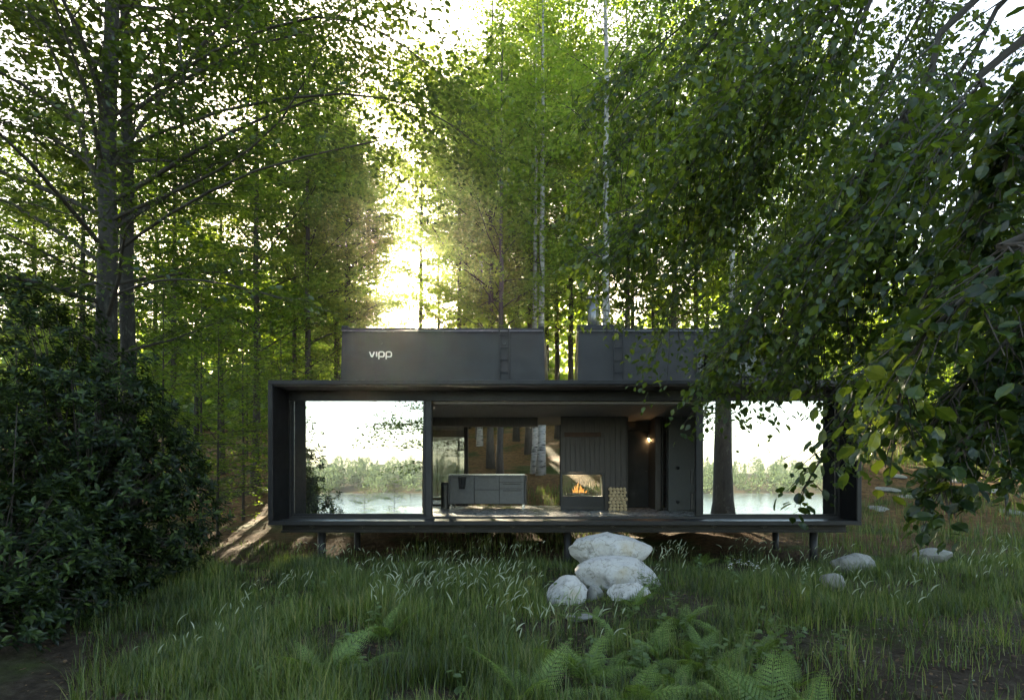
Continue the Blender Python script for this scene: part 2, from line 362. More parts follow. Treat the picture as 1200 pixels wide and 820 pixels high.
UP = np.array([0., 0, 1])
def foliage(rng, limbs, leaf, tmpl, wood, sec=12, twig_gap=.16, leaf_gap=.05, l2=(.42, .2), droop=.15, start=.15,
            hang=0., flat=.25, maxtwig=.6, lift=.1, seclen=None, keep=None, leafw=1.0, sides=5):
    """limbs: (points, r0, r1). adds wood to MB wood, returns leaf V,F"""
    tp = []; td = []; tu = []; tl = []
    for pts, r0, r1 in limbs:
        m = len(pts); L = np.linalg.norm(np.diff(pts, axis=0), axis=1).sum()
        wood.tube(pts, np.linspace(r0, r1, m), sides if r0 < .05 else 8, caps=False)
        TT = nrm(np.gradient(pts, axis=0)); sgn = 1
        ns = max(3, int(sec*(.6+.4*min(L/4., 2)))) if seclen is None else max(3, int(L/seclen))
        ns = max(3, int(ns*rng.uniform(.6, 1.25)))
        for t in np.linspace(start, 1, ns):
            if t < .9 and rng.random() < .12: continue
            t = min(1, max(0, t+rng.normal(0, .02))); f = t*(m-1); i = min(int(f), m-2); u = f-i
            p = pts[i]*(1-u)+pts[i+1]*u; T = TT[i]
            S = np.cross(T, UP)
            if np.linalg.norm(S) < .3: S = nrm(rng.normal(size=3))*np.array([1, 1, .2])
            S = nrm(S); sgn = -sgn
            A = rng.uniform(.55, 1.15) if t < .97 else rng.uniform(0, .3)
            d = nrm(T*math.cos(A)+S*sgn*math.sin(A)+UP*(rng.normal(lift, .15)-hang*rng.uniform(.5, 1.3)))
            Ln = L*(l2[0]*(1-t)+l2[1])*rng.uniform(.7, 1.25); Ln = max(.15, min(Ln, 2.6))
            k = 5; ss = np.linspace(0, 1, k)[:, None]
            q = p+d*Ln*ss-UP*(droop*Ln*ss**2)+rng.normal(0, .02*Ln, (k, 3))*ss
            wood.tube(q, np.linspace(max(.004, r0*.28*(1-.6*t)), .002, k), 4 if r0 > .02 else 3, caps=False)
            Tq = nrm(np.gradient(q, axis=0)); nt = max(3, int(Ln/twig_gap))
            tt = np.linspace(.12, 1, nt); fi = tt*(k-1); ii = np.minimum(fi.astype(int), k-2); uu = (fi-ii)[:, None]
            pp = q[ii]*(1-uu)+q[ii+1]*uu; T2 = Tq[ii]
            S2 = nrm(np.cross(T2, UP)+1e-6); s2 = np.where(np.arange(nt) % 2, 1, -1)[:, None]
            dd = nrm(T2*.75+S2*s2*rng.uniform(.5, 1.0, (nt, 1))+rng.normal(0, flat*.6, (nt, 3))-UP*hang*.5)
            dd[-1] = T2[-1]
            tp.append(pp); td.append(dd); tl.append(np.clip(Ln*(.35*(1-tt)+.16)*rng.uniform(.7, 1.3, nt), .08, maxtwig))
            tu.append(nrm(UP+rng.normal(0, flat, (nt, 3))))
    tp = np.concatenate(tp); td = np.concatenate(td); tu = np.concatenate(tu); tl = np.concatenate(tl)
    nl = np.maximum(2, (tl/leaf_gap).astype(int)); rep = np.repeat(np.arange(len(tl)), nl)
    k = np.arange(len(rep))-np.repeat(np.cumsum(nl)-nl, nl); t = (k+.6)/nl[rep]
    n = len(rep); D = td[rep]; U = tu[rep]
    pos = tp[rep]+D*(tl[rep]*t)[:, None]-UP[None]*((droop+hang*.5)*tl[rep]*t*t)[:, None]+rng.normal(0, leaf*.25, (n, 3))
    S = nrm(np.cross(D, U)); sg = np.where(k % 2, 1., -1.)[:, None]
    ld = nrm(D*.55+S*sg*.8+rng.normal(0, .28, (n, 3))-UP*(.12+hang*.6))
    ln = nrm(U+rng.normal(0, .32, (n, 3)))
    sz = leaf*rng.uniform(.45, 1.3, n)
    if keep is not None:
        m = keep(pos); pos, ld, ln, sz = pos[m], ld[m], ln[m], sz[m]
    return stamp(tmpl, pos, ld, ln, sz, leafw)

def make_trunk(rng, h, r, wob=.02, m=14, lean=(0, 0), flare=1.5):
    t = np.linspace(0, 1, m); w = np.cumsum(rng.normal(0, wob*h/m, (m, 2)), 0); w -= w[0]
    pts = np.stack([w[:, 0]+lean[0]*h*t, w[:, 1]+lean[1]*h*t, h*t-.3*(1-t)], -1)
    rad = r*(1-.86*t**1.1); rad[0] *= flare; rad[1] *= 1.06
    return pts, rad
def at_h(pts, rad, z):
    i = int(np.clip(np.searchsorted(pts[:, 2], z)-1, 0, len(pts)-2)); u = (z-pts[i, 2])/(pts[i+1, 2]-pts[i, 2])
    return pts[i]*(1-u)+pts[i+1]*u, rad[i]*(1-u)+rad[i+1]*u
def crown_limbs(rng, pts, rad, z0, z1, n, spread, rise=.35, sag=.1, shape=1.0):
    limbs = []; a = rng.uniform(0, 6.28)
    for i in range(n):
        t = (i+rng.uniform(0, 1))/n; z = z0+(z1-z0)*t; a += 2.4+rng.normal(0, .4)
        p, r = at_h(pts, rad, z)
        L = spread*max(.2, math.sin(math.pi*(t*.82+.17)))*rng.uniform(.6, 1.2)
        d = np.array([math.cos(a), math.sin(a), 0]); up = rise+.55*t+rng.normal(0, .2)
        s = np.linspace(0, 1, 7)[:, None]
        q = p+d*L*s+UP*(up*L*s-sag*L*s**2*1.4)+np.cumsum(rng.normal(0, .035*L, (7, 3)), 0)*s
        limbs.append((q, max(.012, min(r*.32, .012*L+.008)), .006))
    return limbs

class Proto: pass
def tree_proto(name, seed, h, r, z0, n, spread, leaf, leafm, barkm, sec=18, twig_gap=.19, leaf_gap=.07, hang=0., rise=.35, droop=.15, lean=(0, 0), tmpl=LEAF_Q, maxtwig=.8, wob=.02, leafw=1.15):
    rng = np.random.default_rng(seed); p = Proto()
    pts, rad = make_trunk(rng, h, r, wob, lean=lean)
    tb = MB(); tb.tube(pts, rad, 12)
    wood = MB(); limbs = crown_limbs(rng, pts, rad, z0, h*.985, n, spread, rise)
    V, Fl = foliage(rng, limbs, leaf, tmpl, wood, sec=sec, twig_gap=twig_gap, leaf_gap=leaf_gap, hang=hang, droop=droop, maxtwig=maxtwig, leafw=leafw)
    p.trunk = tb.mesh(name+'_trunk', True); p.trunk.materials.append(M[barkm])
    p.limbs = wood.mesh(name+'_limbs', True); p.limbs.materials.append(M['twig'])
    p.crown = mesh_np(name+'_crown', V, Fl); p.crown.materials.append(M[leafm]); p.n = len(V)
    p.trunk_pts = pts
    return p
def plant_tree(p, name, label, x, y, s=1., rz=0., group=None, cat='tree', z=None):
    t = thing(name, label, cat, (x, y, gz(x, y) if z is None else z), rz, group); t.scale = (s, s, s)
    link('trunk', p.trunk, None, t); link('branches', p.limbs, None, t); link('crown', p.crown, None, t)
    return t

# ------------------------------------------------------------------ the house
H = thing('shelter_house', 'dark steel and glass house raised on stilts with two roof towers', 'house', (0, 14, gz(0, 14)))
HZ = H.location.copy()
def part(name, m, parent, *bx, c=0.006): return addp(MB().box(*bx, c=c), name, m, parent)
def addp(mb, name, m, parent=None, smooth=False):
    par = parent or H
    off = np.array(HZ)
    mb.v = [np.asarray(v)-off for v in mb.v]
    o = mb.build(name, M[m], par, smooth)
    return o
# (all parts below are written in world coordinates; children of parts share the house origin)
XL, XR, Y0, YG, YB, ZF, ZC, ZT = -6.03, 6.20, 12.3, 13.1, 18.45, .90, 3.38, 3.77
for nm, b in (('fascia', (XL, XR, Y0, YG-.05, 3.68, ZT)), ('sill_plate', (XL, XR, Y0, YG-.05, .78, .868)),
              ('side_fin', (XL, XL+.09, Y0, YG-.05, .872, 3.676)), ('side_fin', (XR-.09, XR, Y0, YG-.05, .872, 3.676))):
    part(nm, 'steel', None, *b)
for b in ((XL+.092, XL+.104), (XR-.104, XR-.092)): part('fin_dark_sheet', 'matte', None, *b, Y0+.04, YG-.07, .874, 3.65, c=0)  # added matte black sheets that keep the steel fins dark on their inner faces
part('soffit', 'soffit', None, XL+.1, XR-.1, Y0+.06, YG-.06, 3.655, 3.678, c=0)
for nm, b in (('roof', (XL, XR, YG-.046, YB+.1, 3.44, ZT-.004)), ('wall', (XL, XL+.12, YG-.046, YB, .87, 3.436)), ('wall', (XR-.12, XR, YG-.046, YB, .87, 3.436))):
    part(nm, 'steel', None, *b)
part('ceiling', 'ceiling', None, XL+.125, XR-.125, YG+.3, YB-.05, ZC, 3.436, c=0)
part('floor_base', 'steel', None, XL, XR, YG-.046, YB+.1, .70, .846)
# floor boards run across the opening
for i in range(17):
    y = YG+.12+i*.31
    part('floor_board', 'floor', None, XL+.14, XR-.14, y, y+.304, .848, ZF, c=.003)
part('window_track', 'steel_panel', None, XL+.095, XR-.095, YG-.04, YG+.115, .848, ZF+.012)
# chassis beam with bolts
bm_ = part('chassis_beam', 'steel', None, -5.93, 6.08, 12.72, 12.9, .60, .775)
part('beam_flange', 'steel', bm_, -5.93, 6.08, 12.66, 12.718, .60, .635, c=.003)
for x in np.arange(-5.3, 6, 1.07):
    o = addp(MB().tube([(x, 12.69, .705), (x, 12.72, .705)], .024, 6), 'bolt', 'black', bm_)
    addp(MB().box(x-.05, x+.05, 12.705, 12.7195, .695, .745, c=.003), 'clip_plate', 'black', bm_)
part('chassis_beam', 'steel', None, -5.9, 6.05, 15.15, 15.33, .48, .698)
part('chassis_beam', 'steel', None, -5.9, 6.05, 17.65, 17.83, .48, .698)
for x in (-5.2, .15, 5.5):
    for y, r in ((13.0, .085), (15.28, .08), (17.75, .08)):
        zt = .70 if y < 14 else .48
        addp(MB().tube([(x, y, gz(x, y)-.35), (x, y, zt)], r, 18), 'stilt', 'steel', None, True)
# front glazing
def pane(parent_name, x0, x1, y, z0, z1, gm, fw=.045, fd=.06, parent=None, fm='steel'):
    fr = MB()
    fr.box(x0, x1, y-fd/2, y+fd/2, z1-fw, z1, c=.004).box(x0, x1, y-fd/2, y+fd/2, z0, z0+fw, c=.004)
    fr.box(x0, x0+fw, y-fd/2, y+fd/2, z0+fw, z1-fw, c=.004).box(x1-fw, x1, y-fd/2, y+fd/2, z0+fw, z1-fw, c=.004)
    f = addp(fr, parent_name, fm, parent)
    part('pane', gm, f, x0+fw-.004, x1-fw+.004, y-.012, y+.012, z0+fw-.004, z1-fw+.004, c=0)
    return f
X13 = lambda px: (px-VX)/F*YG
pane('fixed_window', XL+.125, X13(499), YG+.03, ZF+.014, 3.64, 'glass', .06)
pane('fixed_window', X13(821.5), XR-.13, YG+.03, ZF+.014, 3.64, 'glass', .05)
part('mullion', 'steel_panel', None, X13(499.3), X13(506), YG-.03, YG+.11, ZF+.014, 3.64)
part('mullion', 'steel', None, X13(815.5), X13(821.2), YG-.03, YG+.11, ZF+.014, 3.64)
part('window_head', 'steel_panel', None, XL+.125, XR-.125, YG-.03, YG+.09, 3.642, 3.655, c=.002)
part('blind_box', 'felt', None, X13(506.5), X13(815), YG+.12, YG+.34, 3.40, 3.639)
for x in (2.93, ):
    part('door_pull', 'black', None, x-.05, x+.02, YG+.12, YG+.17, 1.62, 1.93)
    part('door_pull', 'black', None, x-.05, x+.02, YG+.12, YG+.17, 1.05, 1.42)
# rear glazing
X18 = lambda px: (px-VX)/F*18.3
pane('fixed_window', XL+.13, X18(546), 18.3, ZF+.004, 3.36, 'glass', .05)
part('mullion', 'steel', None, X18(546.3), X18(548.5), 18.24, 18.36, ZF+.004, 3.36)
part('ceiling_beam', 'timber', None, -5.88, P(630, 0, 16)[0], 16.0, 16.35, 3.145, 3.378)
part('rear_wall', 'timber', None, 1.45, XR-.125, 18.25, 18.4, ZF+.002, 3.378)
part('rear_post', 'steel', None, -.03, .03, 18.2, 18.3, ZF+.002, 3.378)
# fireplace wall of upright boards
fw_ = part('fireplace_wall', 'timber', None, .0, 1.74, 15.86, 15.95, 1.90, 3.378, c=.003)
def boards(x0, x1, z0, z1, n, parent, yy=15.83):
    w = (x1-x0)/n
    for i in range(n):
        part('board', 'timber', parent, x0+i*w+.004, x0+(i+1)*w-.004, yy+(i % 3)*.002, yy+.026, z0, z1, c=.003)
boards(0, 1.17, 1.90, 2.84, 9, fw_); boards(0, 1.17, 2.965, 3.376, 9, fw_); boards(1.17, 1.74, .902, 3.376, 4, fw_)
part('vent_slot', 'slot', fw_, .1, 1.07, 15.835, 15.858, 2.845, 2.96, c=.002)
part('side_panel', 'timber', None, 1.10, 1.74, 15.858, 15.95, ZF+.002, 1.898, c=.003)
fp = part('fireplace', 'steel_panel', None, .0, 1.165, 15.80, 16.45, ZF+.002, 1.27)
part('hearth_rail', 'black', fp, .06, 1.1, 15.782, 15.80, .955, .99, c=.003)
part('firebox_top', 'black', fp, .0, 1.165, 15.81, 16.45, 1.845, 1.896)
part('firebox_side', 'black', fp, .0, .05, 15.81, 16.45, 1.272, 1.843); part('firebox_side', 'black', fp, 1.10, 1.165, 15.96, 16.45, 1.272, 1.843)
part('firebox_frame', 'black', fp, 1.10, 1.165, 15.81, 15.855, 1.272, 1.843)
part('fire_glass', 'glass_clear', fp, .055, 1.095, 15.815, 15.822, 1.276, 1.84, c=0)
# passage, inner door, ladder, grey wall leaf
part('partition', 'timber', None, 1.742, 1.80, 15.95, 17.2, ZF+.002, 3.378)
part('passage_wall', 'timber', None, 1.802, 3.65, 17.2, 17.28, ZF+.002, 3.378)
dr = part('inner_door', 'steel', None, 1.86, 2.66, 17.15, 17.198, ZF+.006, 3.1)
addp(MB().tube([(2.55, 17.15, 1.95), (2.55, 17.09, 1.95), (2.43, 17.09, 1.95)], .012, 8), 'door_handle', 'black', dr)
part('door_jamb', 'timber', None, 2.52, 2.665, 15.9, 17.19, ZF+.002, 3.378)
ld = part('loft_ladder', 'black', None, 2.68, 2.72, 15.86, 15.92, ZF+.002, 3.37)
part('stile', 'black', ld, 2.81, 2.85, 15.86, 15.92, ZF+.002, 3.37)
for i in range(10): part('rung', 'steel_panel', ld, 2.722, 2.808, 15.87, 15.91, 1.08+i*.235, 1.115+i*.235, c=.003)
gl_ = part('wall_leaf', 'grey_panel', None, 2.86, 3.64, 15.84, 15.93, ZF+.006, 3.376)
for z in (2.02, 1.12):
    addp(MB().tube([(3.10, 15.84, z), (3.10, 15.80, z)], .045, 16), 'knob', 'black', gl_, True)
part('bath_wall', 'timber', None, 3.66, 3.74, YG+.35, 18.24, ZF+.002, 3.378)
# roof towers: tapered boxes
def tower(x0, x1, y0, y1, z1, lx, parts):
    z0 = ZT; tp = .03
    V = [(x0-tp, y0-.05, z0), (x1+tp, y0-.05, z0), (x1+tp, y1, z0), (x0-tp, y1, z0), (x0, y0, z1), (x1, y0, z1), (x1, y1, z1), (x0, y1, z1)]
    t = addp(MB().add(V, [(0, 1, 5, 4), (1, 2, 6, 5), (2, 3, 7, 6), (3, 0, 4, 7), (4, 5, 6, 7), (3, 2, 1, 0)]), 'roof_tower', 'steel_panel')
    yf = lambda z: y0-.05*(z1-z)/(z1-z0)
    part('coping', 'steel', t, x0-.012, x1+.012, y0-.03, y1+.02, z1+.002, z1+.05)
    for x in (x0, x1-.14): part('corner_cap', 'steel', t, x, x+.14, y0-.034, y0+.3, z1+.052, z1+.11)
    for i in range(1, 4):
        x = x0+(x1-x0)*i/4
        MBs = MB().add([(x-.005, yf(z0)-.003, z0+.02), (x+.005, yf(z0)-.003, z0+.02), (x+.005, yf(z1)-.003, z1-.03), (x-.005, yf(z1)-.003, z1-.03)], [(0, 1, 2, 3)])
        addp(MBs, 'panel_seam', 'black', t)
    addp(MB().tube([(x0+.02, y0-.09, z1-.03), (x1-.02, y0-.09, z1-.03)], .014, 8), 'safety_rail', 'flue', t, True)
    for x in np.linspace(x0+.06, x1-.06, 9):
        addp(MB().box(x-.012, x+.012, y0-.088, y0-.004, z1-.044, z1-.032), 'rail_bracket', 'steel', t)
    l = addp(MB().box(lx, lx+.03, y0-.13, y0-.10, z0+.004, z1-.01, c=.004).box(lx+.22, lx+.25, y0-.13, y0-.10, z0+.004, z1-.01, c=.004), 'ladder', 'steel', t)
    for z in np.arange(z0+.2, z1, .29): addp(MB().tube([(lx+.03, y0-.115, z), (lx+.22, y0-.115, z)], .011, 8), 'rung', 'steel', t)
    return t, yf
T1, yf1 = tower(P(401, 0, 14.3)[0], P(637.5, 0, 14.3)[0], 14.3, 18.3, 5.28, P(584.5, 0, 14.2)[0], None)
T2, yf2 = tower(P(678, 0, 14.3)[0], P(918, 0, 14.3)[0], 14.3, 18.3, 5.28, P(718.5, 0, 14.2)[0], None)
for x in (P(447, 0, 14.3)[0], P(591, 0, 14.3)[0]):
    addp(MB().tube([(x, 14.3, 4.97), (x, 14.255, 4.97)], .03, 10), 'socket', 'black', T1)
tw = part('flue_plinth', 'steel', T2, .42, 1.6, 15.0, 16.6, 5.335, 5.60)
fl = addp(MB().tube([(.83, 15.8, 5.60), (.83, 15.8, 6.45)], .11, 20).tube([(.83, 15.8, 6.451), (.83, 15.8, 6.52)], .15, 20), 'flue_pipe', 'flue', T2, True)
for a, b in ((816, 855), (857.5, 892)):
    f = pane('tower_window', P(a, 0, 14.2)[0], P(b, 0, 14.2)[0], 14.225, P(0, 441, 14.2)[2], P(0, 414, 14.2)[2], 'glass_dark', .035, .05, T2)
# lettering: strokes of the word
def lettering():
    mb = MB(); s = .115; st = .024; x = P(433, 0, 14.25)[0]; zb = P(0, 417.8, 14.25)[2]; yy = yf1(zb)-.03
    def stroke(pts, closed=False):
        pts = np.array(pts, float); n = len(pts)
        T = nrm(np.gradient(pts, axis=0)) if not closed else nrm(np.roll(pts, -1, 0)-np.roll(pts, 1, 0))
        Nn = np.stack([-T[:, 1], T[:, 0]], -1); a = pts+Nn*st/2; b = pts-Nn*st/2
        m = n if closed else n-1; V = []; Fc = []
        for q in range(n):
            for (u, w), y in ((a[q], yy), (b[q], yy), (b[q], yy+.02), (a[q], yy+.02)): pass
            V += [(a[q][0], yy, a[q][1]), (b[q][0], yy, b[q][1]), (b[q][0], yy+.022, b[q][1]), (a[q][0], yy+.022, a[q][1])]
        for q in range(m):
            i, j = 4*q, 4*((q+1) % n)
            for k in range(4): Fc.append((i+k, j+k, j+(k+1) % 4, i+(k+1) % 4))
        if not closed: Fc += [(0, 1, 2, 3), (4*n-1, 4*n-2, 4*n-3, 4*n-4)]
        mb.add(V, Fc)
    def bowl(cx, w): # rounded square
        r = .035; o = []
        for (ux, uz), a0 in (((w-r, s-r), 0), ((r, s-r), 90), ((r, r), 180), ((w-r, r), 270)):
            for a in (0, 30, 60, 90): o.append((cx+ux+r*math.cos(R(a0+a)), zb+uz+r*math.sin(R(a0+a))))
        return o
    stroke([(x, zb+s), (x+.04, zb+.01), (x+.055, zb), (x+.07, zb+.01), (x+.11, zb+s)]); x += .165
    stroke([(x, zb+s), (x, zb)]); x += .055
    for _ in range(2):
        stroke(bowl(x, .125), True); stroke([(x, zb+.04), (x, zb-.055)]); x += .175
    return addp(mb, 'lettering', 'white', T1)
lettering()['label'] = 'small white raised word on the left roof tower'

# ------------------------------------------------------------------ things inside
# kitchen island
ky, kx0, kx1 = 16.5, P(526.5, 0, 16.5)[0], P(614.5, 0, 16.5)[0]
K = thing('kitchen_island', 'dark grey kitchen island with drawers and pale steel top', 'kitchen island', ((kx0+kx1)/2, ky+.35, ZF))
def kp(name, m, *b, parent=None, c=.004):
    mb = MB().box(*b, c=c); o = np.array(K.location); mb.v = [np.asarray(v)-o for v in mb.v]; return mb.build(name, M[m], parent or K)
kp('body', 'black', kx0+.01, kx1-.01, ky+.03, ky+.68, ZF+.13, ZF+.93)
kp('worktop', 'steel_top', kx0-.01, kx1+.01, ky-.01, ky+.71, ZF+.932, ZF+.965)
kp('end_panel', 'black', kx1, kx1+.06, ky, ky+.7, ZF+.12, ZF+.93); kp('end_panel', 'cabinet', kx0-.03, kx0, ky, ky+.7, ZF+.12, ZF+.93)
w = (kx1-kx0)/3
for c_, zs in ((0, (.14, .92)), (1, (.14, .53, .92)), (2, (.14, .56, .74, .92))):
    for a, b in zip(zs[:-1], zs[1:]):
        f = kp('door' if c_ == 0 else 'drawer', 'cabinet', kx0+c_*w+.008, kx0+(c_+1)*w-.008, ky, ky+.028, ZF+a+.005, ZF+b-.005)
        if c_ != 1 or b > .6: kp('handle', 'black', kx0+c_*w+.1, kx0+(c_+1)*w-.1, ky-.03, ky-.001, ZF+b-.06, ZF+b-.045, parent=f, c=.003)
for x in (kx0+.02, kx1-.06):
    for y in (ky+.03, ky+.62): kp('leg', 'steel_top', x, x+.04, y, y+.04, ZF+.001, ZF+.129)
tp_ = MB(); tx = P(541.5, 0, 16.46)[0]
n = 9; us = np.linspace(-.11, .11, n); zs_ = np.linspace(ZF+.885, ZF+.55, 6)
V = [(tx+u*(1-.06*j), ky-.036-.012*math.sin(u*60+j*.4)-.004*j, z) for j, z in enumerate(zs_) for u in us]
V += [(a, b+.012, c) for a, b, c in V]; m_ = n*6
Fc = []
for j in range(5):
    for i in range(n-1):
        a = j*n+i; Fc += [(a, a+1, a+n+1, a+n), (m_+a, m_+a+n, m_+a+n+1, m_+a+1)]
    a = j*n; Fc += [(a, a+n, m_+a+n, m_+a)]; a = j*n+n-1; Fc += [(a, m_+a, m_+a+n, a+n)]
for i in range(n-1): Fc += [(i, m_+i, m_+i+1, i+1), (5*n+i, 5*n+i+1, m_+5*n+i+1, m_+5*n+i)]
tag(tp_.add(V, Fc).build('hand_towel', M['towel'], None, True), 'black hand towel hung over the kitchen island handle', 'towel')
bx_ = P(521.5, 0, 16.6)[0]
B = thing('pedal_bin', 'tall black cylindrical pedal bin beside the kitchen island', 'bin', (bx_, 16.6, ZF))
MB().tube([(0, 0, .001), (0, 0, .02)], .125, 24).tube([(0, 0, .021), (0, 0, .64)], .112, 24).build('body', M['black'], B)
MB().tube([(0, 0, .642), (0, 0, .70), (0, 0, .735), (0, 0, .745)], [.116, .116, .09, .03], 24).build('lid', M['steel_panel'], B)
MB().box(-.04, .04, -.2, -.12, .02, .035, c=.004).build('pedal', M['steel_top'], B)
# firewood, every log its own object
rl = np.random.default_rng(5); fx0, fx1 = P(712.5, 0, 15.6)[0], P(733.5, 0, 15.6)[0]
z = ZF+.002; row = 0
while z < ZF+.52:
    x = fx0+(.03 if row % 2 else 0); top = 0
    while x < fx1-.04:
        r = rl.uniform(.040, .054); half = False
        zc = z+.045
        th = np.linspace(0, math.pi, 9) if half else np.linspace(0, 2*math.pi, 13)[:-1]
        a0 = rl.uniform(0, 6.28); ring = [(math.cos(t+a0)*r*rl.uniform(.92, 1.05), math.sin(t+a0)*r*rl.uniform(.92, 1.05)) for t in th]
        k = len(ring); dy = rl.uniform(-.02, .02)
        V = [(u, -.12+dy, w_) for u, w_ in ring]+[(u, .12+dy, w_) for u, w_ in ring]
        me = mesh_np('firewood_log', np.array(V), [np.array([[*range(k)]]), np.array([[*range(2*k-1, k-1, -1)]]), np.array([(i, k+i, k+(i+1) % k, (i+1) % k) for i in range(k)])])
        me.materials.append(M['log_end']); me.materials.append(M['log_bark'])
        for q in range(2, 2+k): me.polygons[q].material_index = 1
        lo = link('firewood_log', me, None, None, (x+r, 15.64, zc))
        tag(lo, 'split log in the '+['bottom', 'second', 'third', 'fourth', 'fifth', 'top', 'top'][row]+' row of the firewood stack beside the fireplace', 'log', 'firewood stacked beside the fireplace')
        x += 1.93*r
    z += .086; row += 1
# fire
FI = thing('log_fire', 'small orange fire burning on logs inside the glazed fireplace', 'fire', (.42, 16.1, 1.272))
for i, (x, h, wd) in enumerate(((-.08, .13, .028), (-.02, .24, .03), (.03, .33, .035), (.09, .2, .03), (.14, .26, .03), (.2, .14, .026), (.26, .1, .022))):
    t = np.linspace(0, 1, 9); ph = i*1.7
    pts = np.stack([x+.035*np.sin(t*5+ph)*t, .02*np.sin(t*4+ph), .06+h*t], -1)
    MB().tube(pts, wd*np.sin(np.pi*np.clip(t*.85+.12, 0, 1))**1.3*(1-t)**.5+.002, 8).build('flame', M['flame'], FI, True)
for x, a in ((-.05, .15), (.2, -.2)):
    MB().tube([(x-.22, -.05*a, .04), (x+.22, .05*a, .055)], [.04, .036], 10).build('burning_log', M['log_bark'], FI, True)
# wall lamp
lp = P(761, 512, 17.05)
LA = thing('wall_lamp', 'small lit wall lamp with white shade beside the inner door', 'lamp', tuple(lp))
MB().tube([(0, .1, .12), (0, -.01, .12), (0, -.01, .08)], .012, 8).build('arm', M['black'], LA)
MB().tube([(0, -.01, .08), (0, -.01, .05), (0, -.01, -.05)], [.02, .035, .075], 18, caps=False).build('lamp_shade', M['white'], LA, True)
bm2 = bmesh.new(); bmesh.ops.create_uvsphere(bm2, u_segments=14, v_segments=10, radius=.042)
me = bpy.data.meshes.new('bulb'); bm2.to_mesh(me); bm2.free(); link('bulb', me, M['bulb'], LA, (0, -.01, -.035))
ll = bpy.data.lights.new('wall_lamp_light', 'POINT'); ll.energy = 3; ll.color = (1, .62, .3); ll.shadow_soft_size = .04
lo = link('wall_lamp_light', ll, None, LA, (0, -.01, -.10))

# ------------------------------------------------------------------ rocks
def rock(name, label, px, py, y, sx, sy, sz, seed, m='rock_white', sink=.3, group=None, rz=0, amp=.16, cat='boulder', z=None, facet=True):
    rng = np.random.default_rng(seed); bm = bmesh.new(); bmesh.ops.create_icosphere(bm, subdivisions=5 if sx > .25 else 4, radius=1)
    pl = nrm(rng.normal(size=(13, 3))); dist = rng.uniform(.72, .95, 13); so_ = Vector(rng.uniform(0, 50, 3))
    for v in bm.verts:
        p = np.array(v.co)
        if facet:
            for q, dd in zip(pl, dist):
                e = p@q-dd
                if e > 0: p = p-q*e*.93
        vv = Vector(p)
        d = mnoise.fractal(vv*1.3+so_, .9, 2.1, 3)*amp*.55+mnoise.ridged_multi_fractal(vv*2.6+so_, .8, 2.2, 5, .9, 2.0)*.022+mnoise.fractal(vv*9+so_, .8, 2, 3)*.012
        v.co = p*(1+d)*np.array([sx, sy, sz])
    me = bpy.data.meshes.new(name); bm.to_mesh(me); bm.free()
    for p_ in me.polygons: p_.use_smooth = True
    x, yy = P(px, py, y)[:2]; zz = (P(px, py, y)[2] if z is None else z)
    o = link(name, me, M[m], None, (x, yy, zz), (rng.uniform(-.1, .1), rng.uniform(-.1, .1), rz))
    return tag(o, label, cat, group)
rock('boulder', 'large flat topped white boulder with ochre stain, topmost of the pile', 715, 648, 10.6, .76, .52, .37, 11, z=.43, rz=.2)
rock('boulder', 'broad white boulder wedged beneath the topmost boulder', 724, 674, 9.9, .72, .52, .33, 12, z=.12, rz=-.3)
rock('boulder', 'rounded grey white boulder half sunk in the grass, away from the pile', 666, 698, 8.7, .32, .29, .28, 13, z=.04)
rock('boulder', 'small smooth white boulder in front of the pile above the ferns', 737, 698, 8.6, .32, .27, .21, 14, z=.06, rz=.5)
rock('stone', 'small speckled grey stone wedged between two white boulders', 697, 704, 8.7, .14, .13, .17, 15, 'rock_grey', z=.03, cat='stone')
rock('stone', 'grey stone in the grass below the right corner of the house', 1000, 663, 11.2, .40, .28, .2, 16, 'rock_grey', z=.15, cat='stone')
rock('stone', 'low grey stone among grass under the hanging beech leaves', 1092, 660, 11.6, .38, .28, .16, 17, 'rock_grey', z=.24, cat='stone')
rock('stone', 'small dull stone hidden in tall grass blades', 977, 692, 9.3, .21, .18, .15, 18, 'rock_grey', z=.14, cat='stone')
rock('stone', 'flat buried pale stone in the bare patch by the ferns', 678, 736, 7.4, .17, .14, .05, 19, 'rock_grey', z=.02, cat='stone')
rs = np.random.default_rng(8)
for i, (px, py, w) in enumerate(((1040, 566, 26), (1065, 574, 30), (1100, 569, 24), (1135, 580, 28), (1030, 584, 22), (1080, 588, 26), (1160, 572, 30), (1115, 562, 20), (1185, 586, 26), (1050, 556, 20))):
    y = float(np.interp(py, [555, 560, 592], [25.6, 24.8, 19.3])); x = P(px, py, y)[0]
    o = rock('paving_slab', 'flat grey slab set in the earth path beside the house', px, py, y, w/F*y*.55, .5, .07, 30+i, 'rock_grey', z=gz(x, y)-.015, rz=rs.uniform(0, 3), group='flat slabs in the path beside the house', cat='stone', amp=.1); o.rotation_euler = (.2, 0, 0)

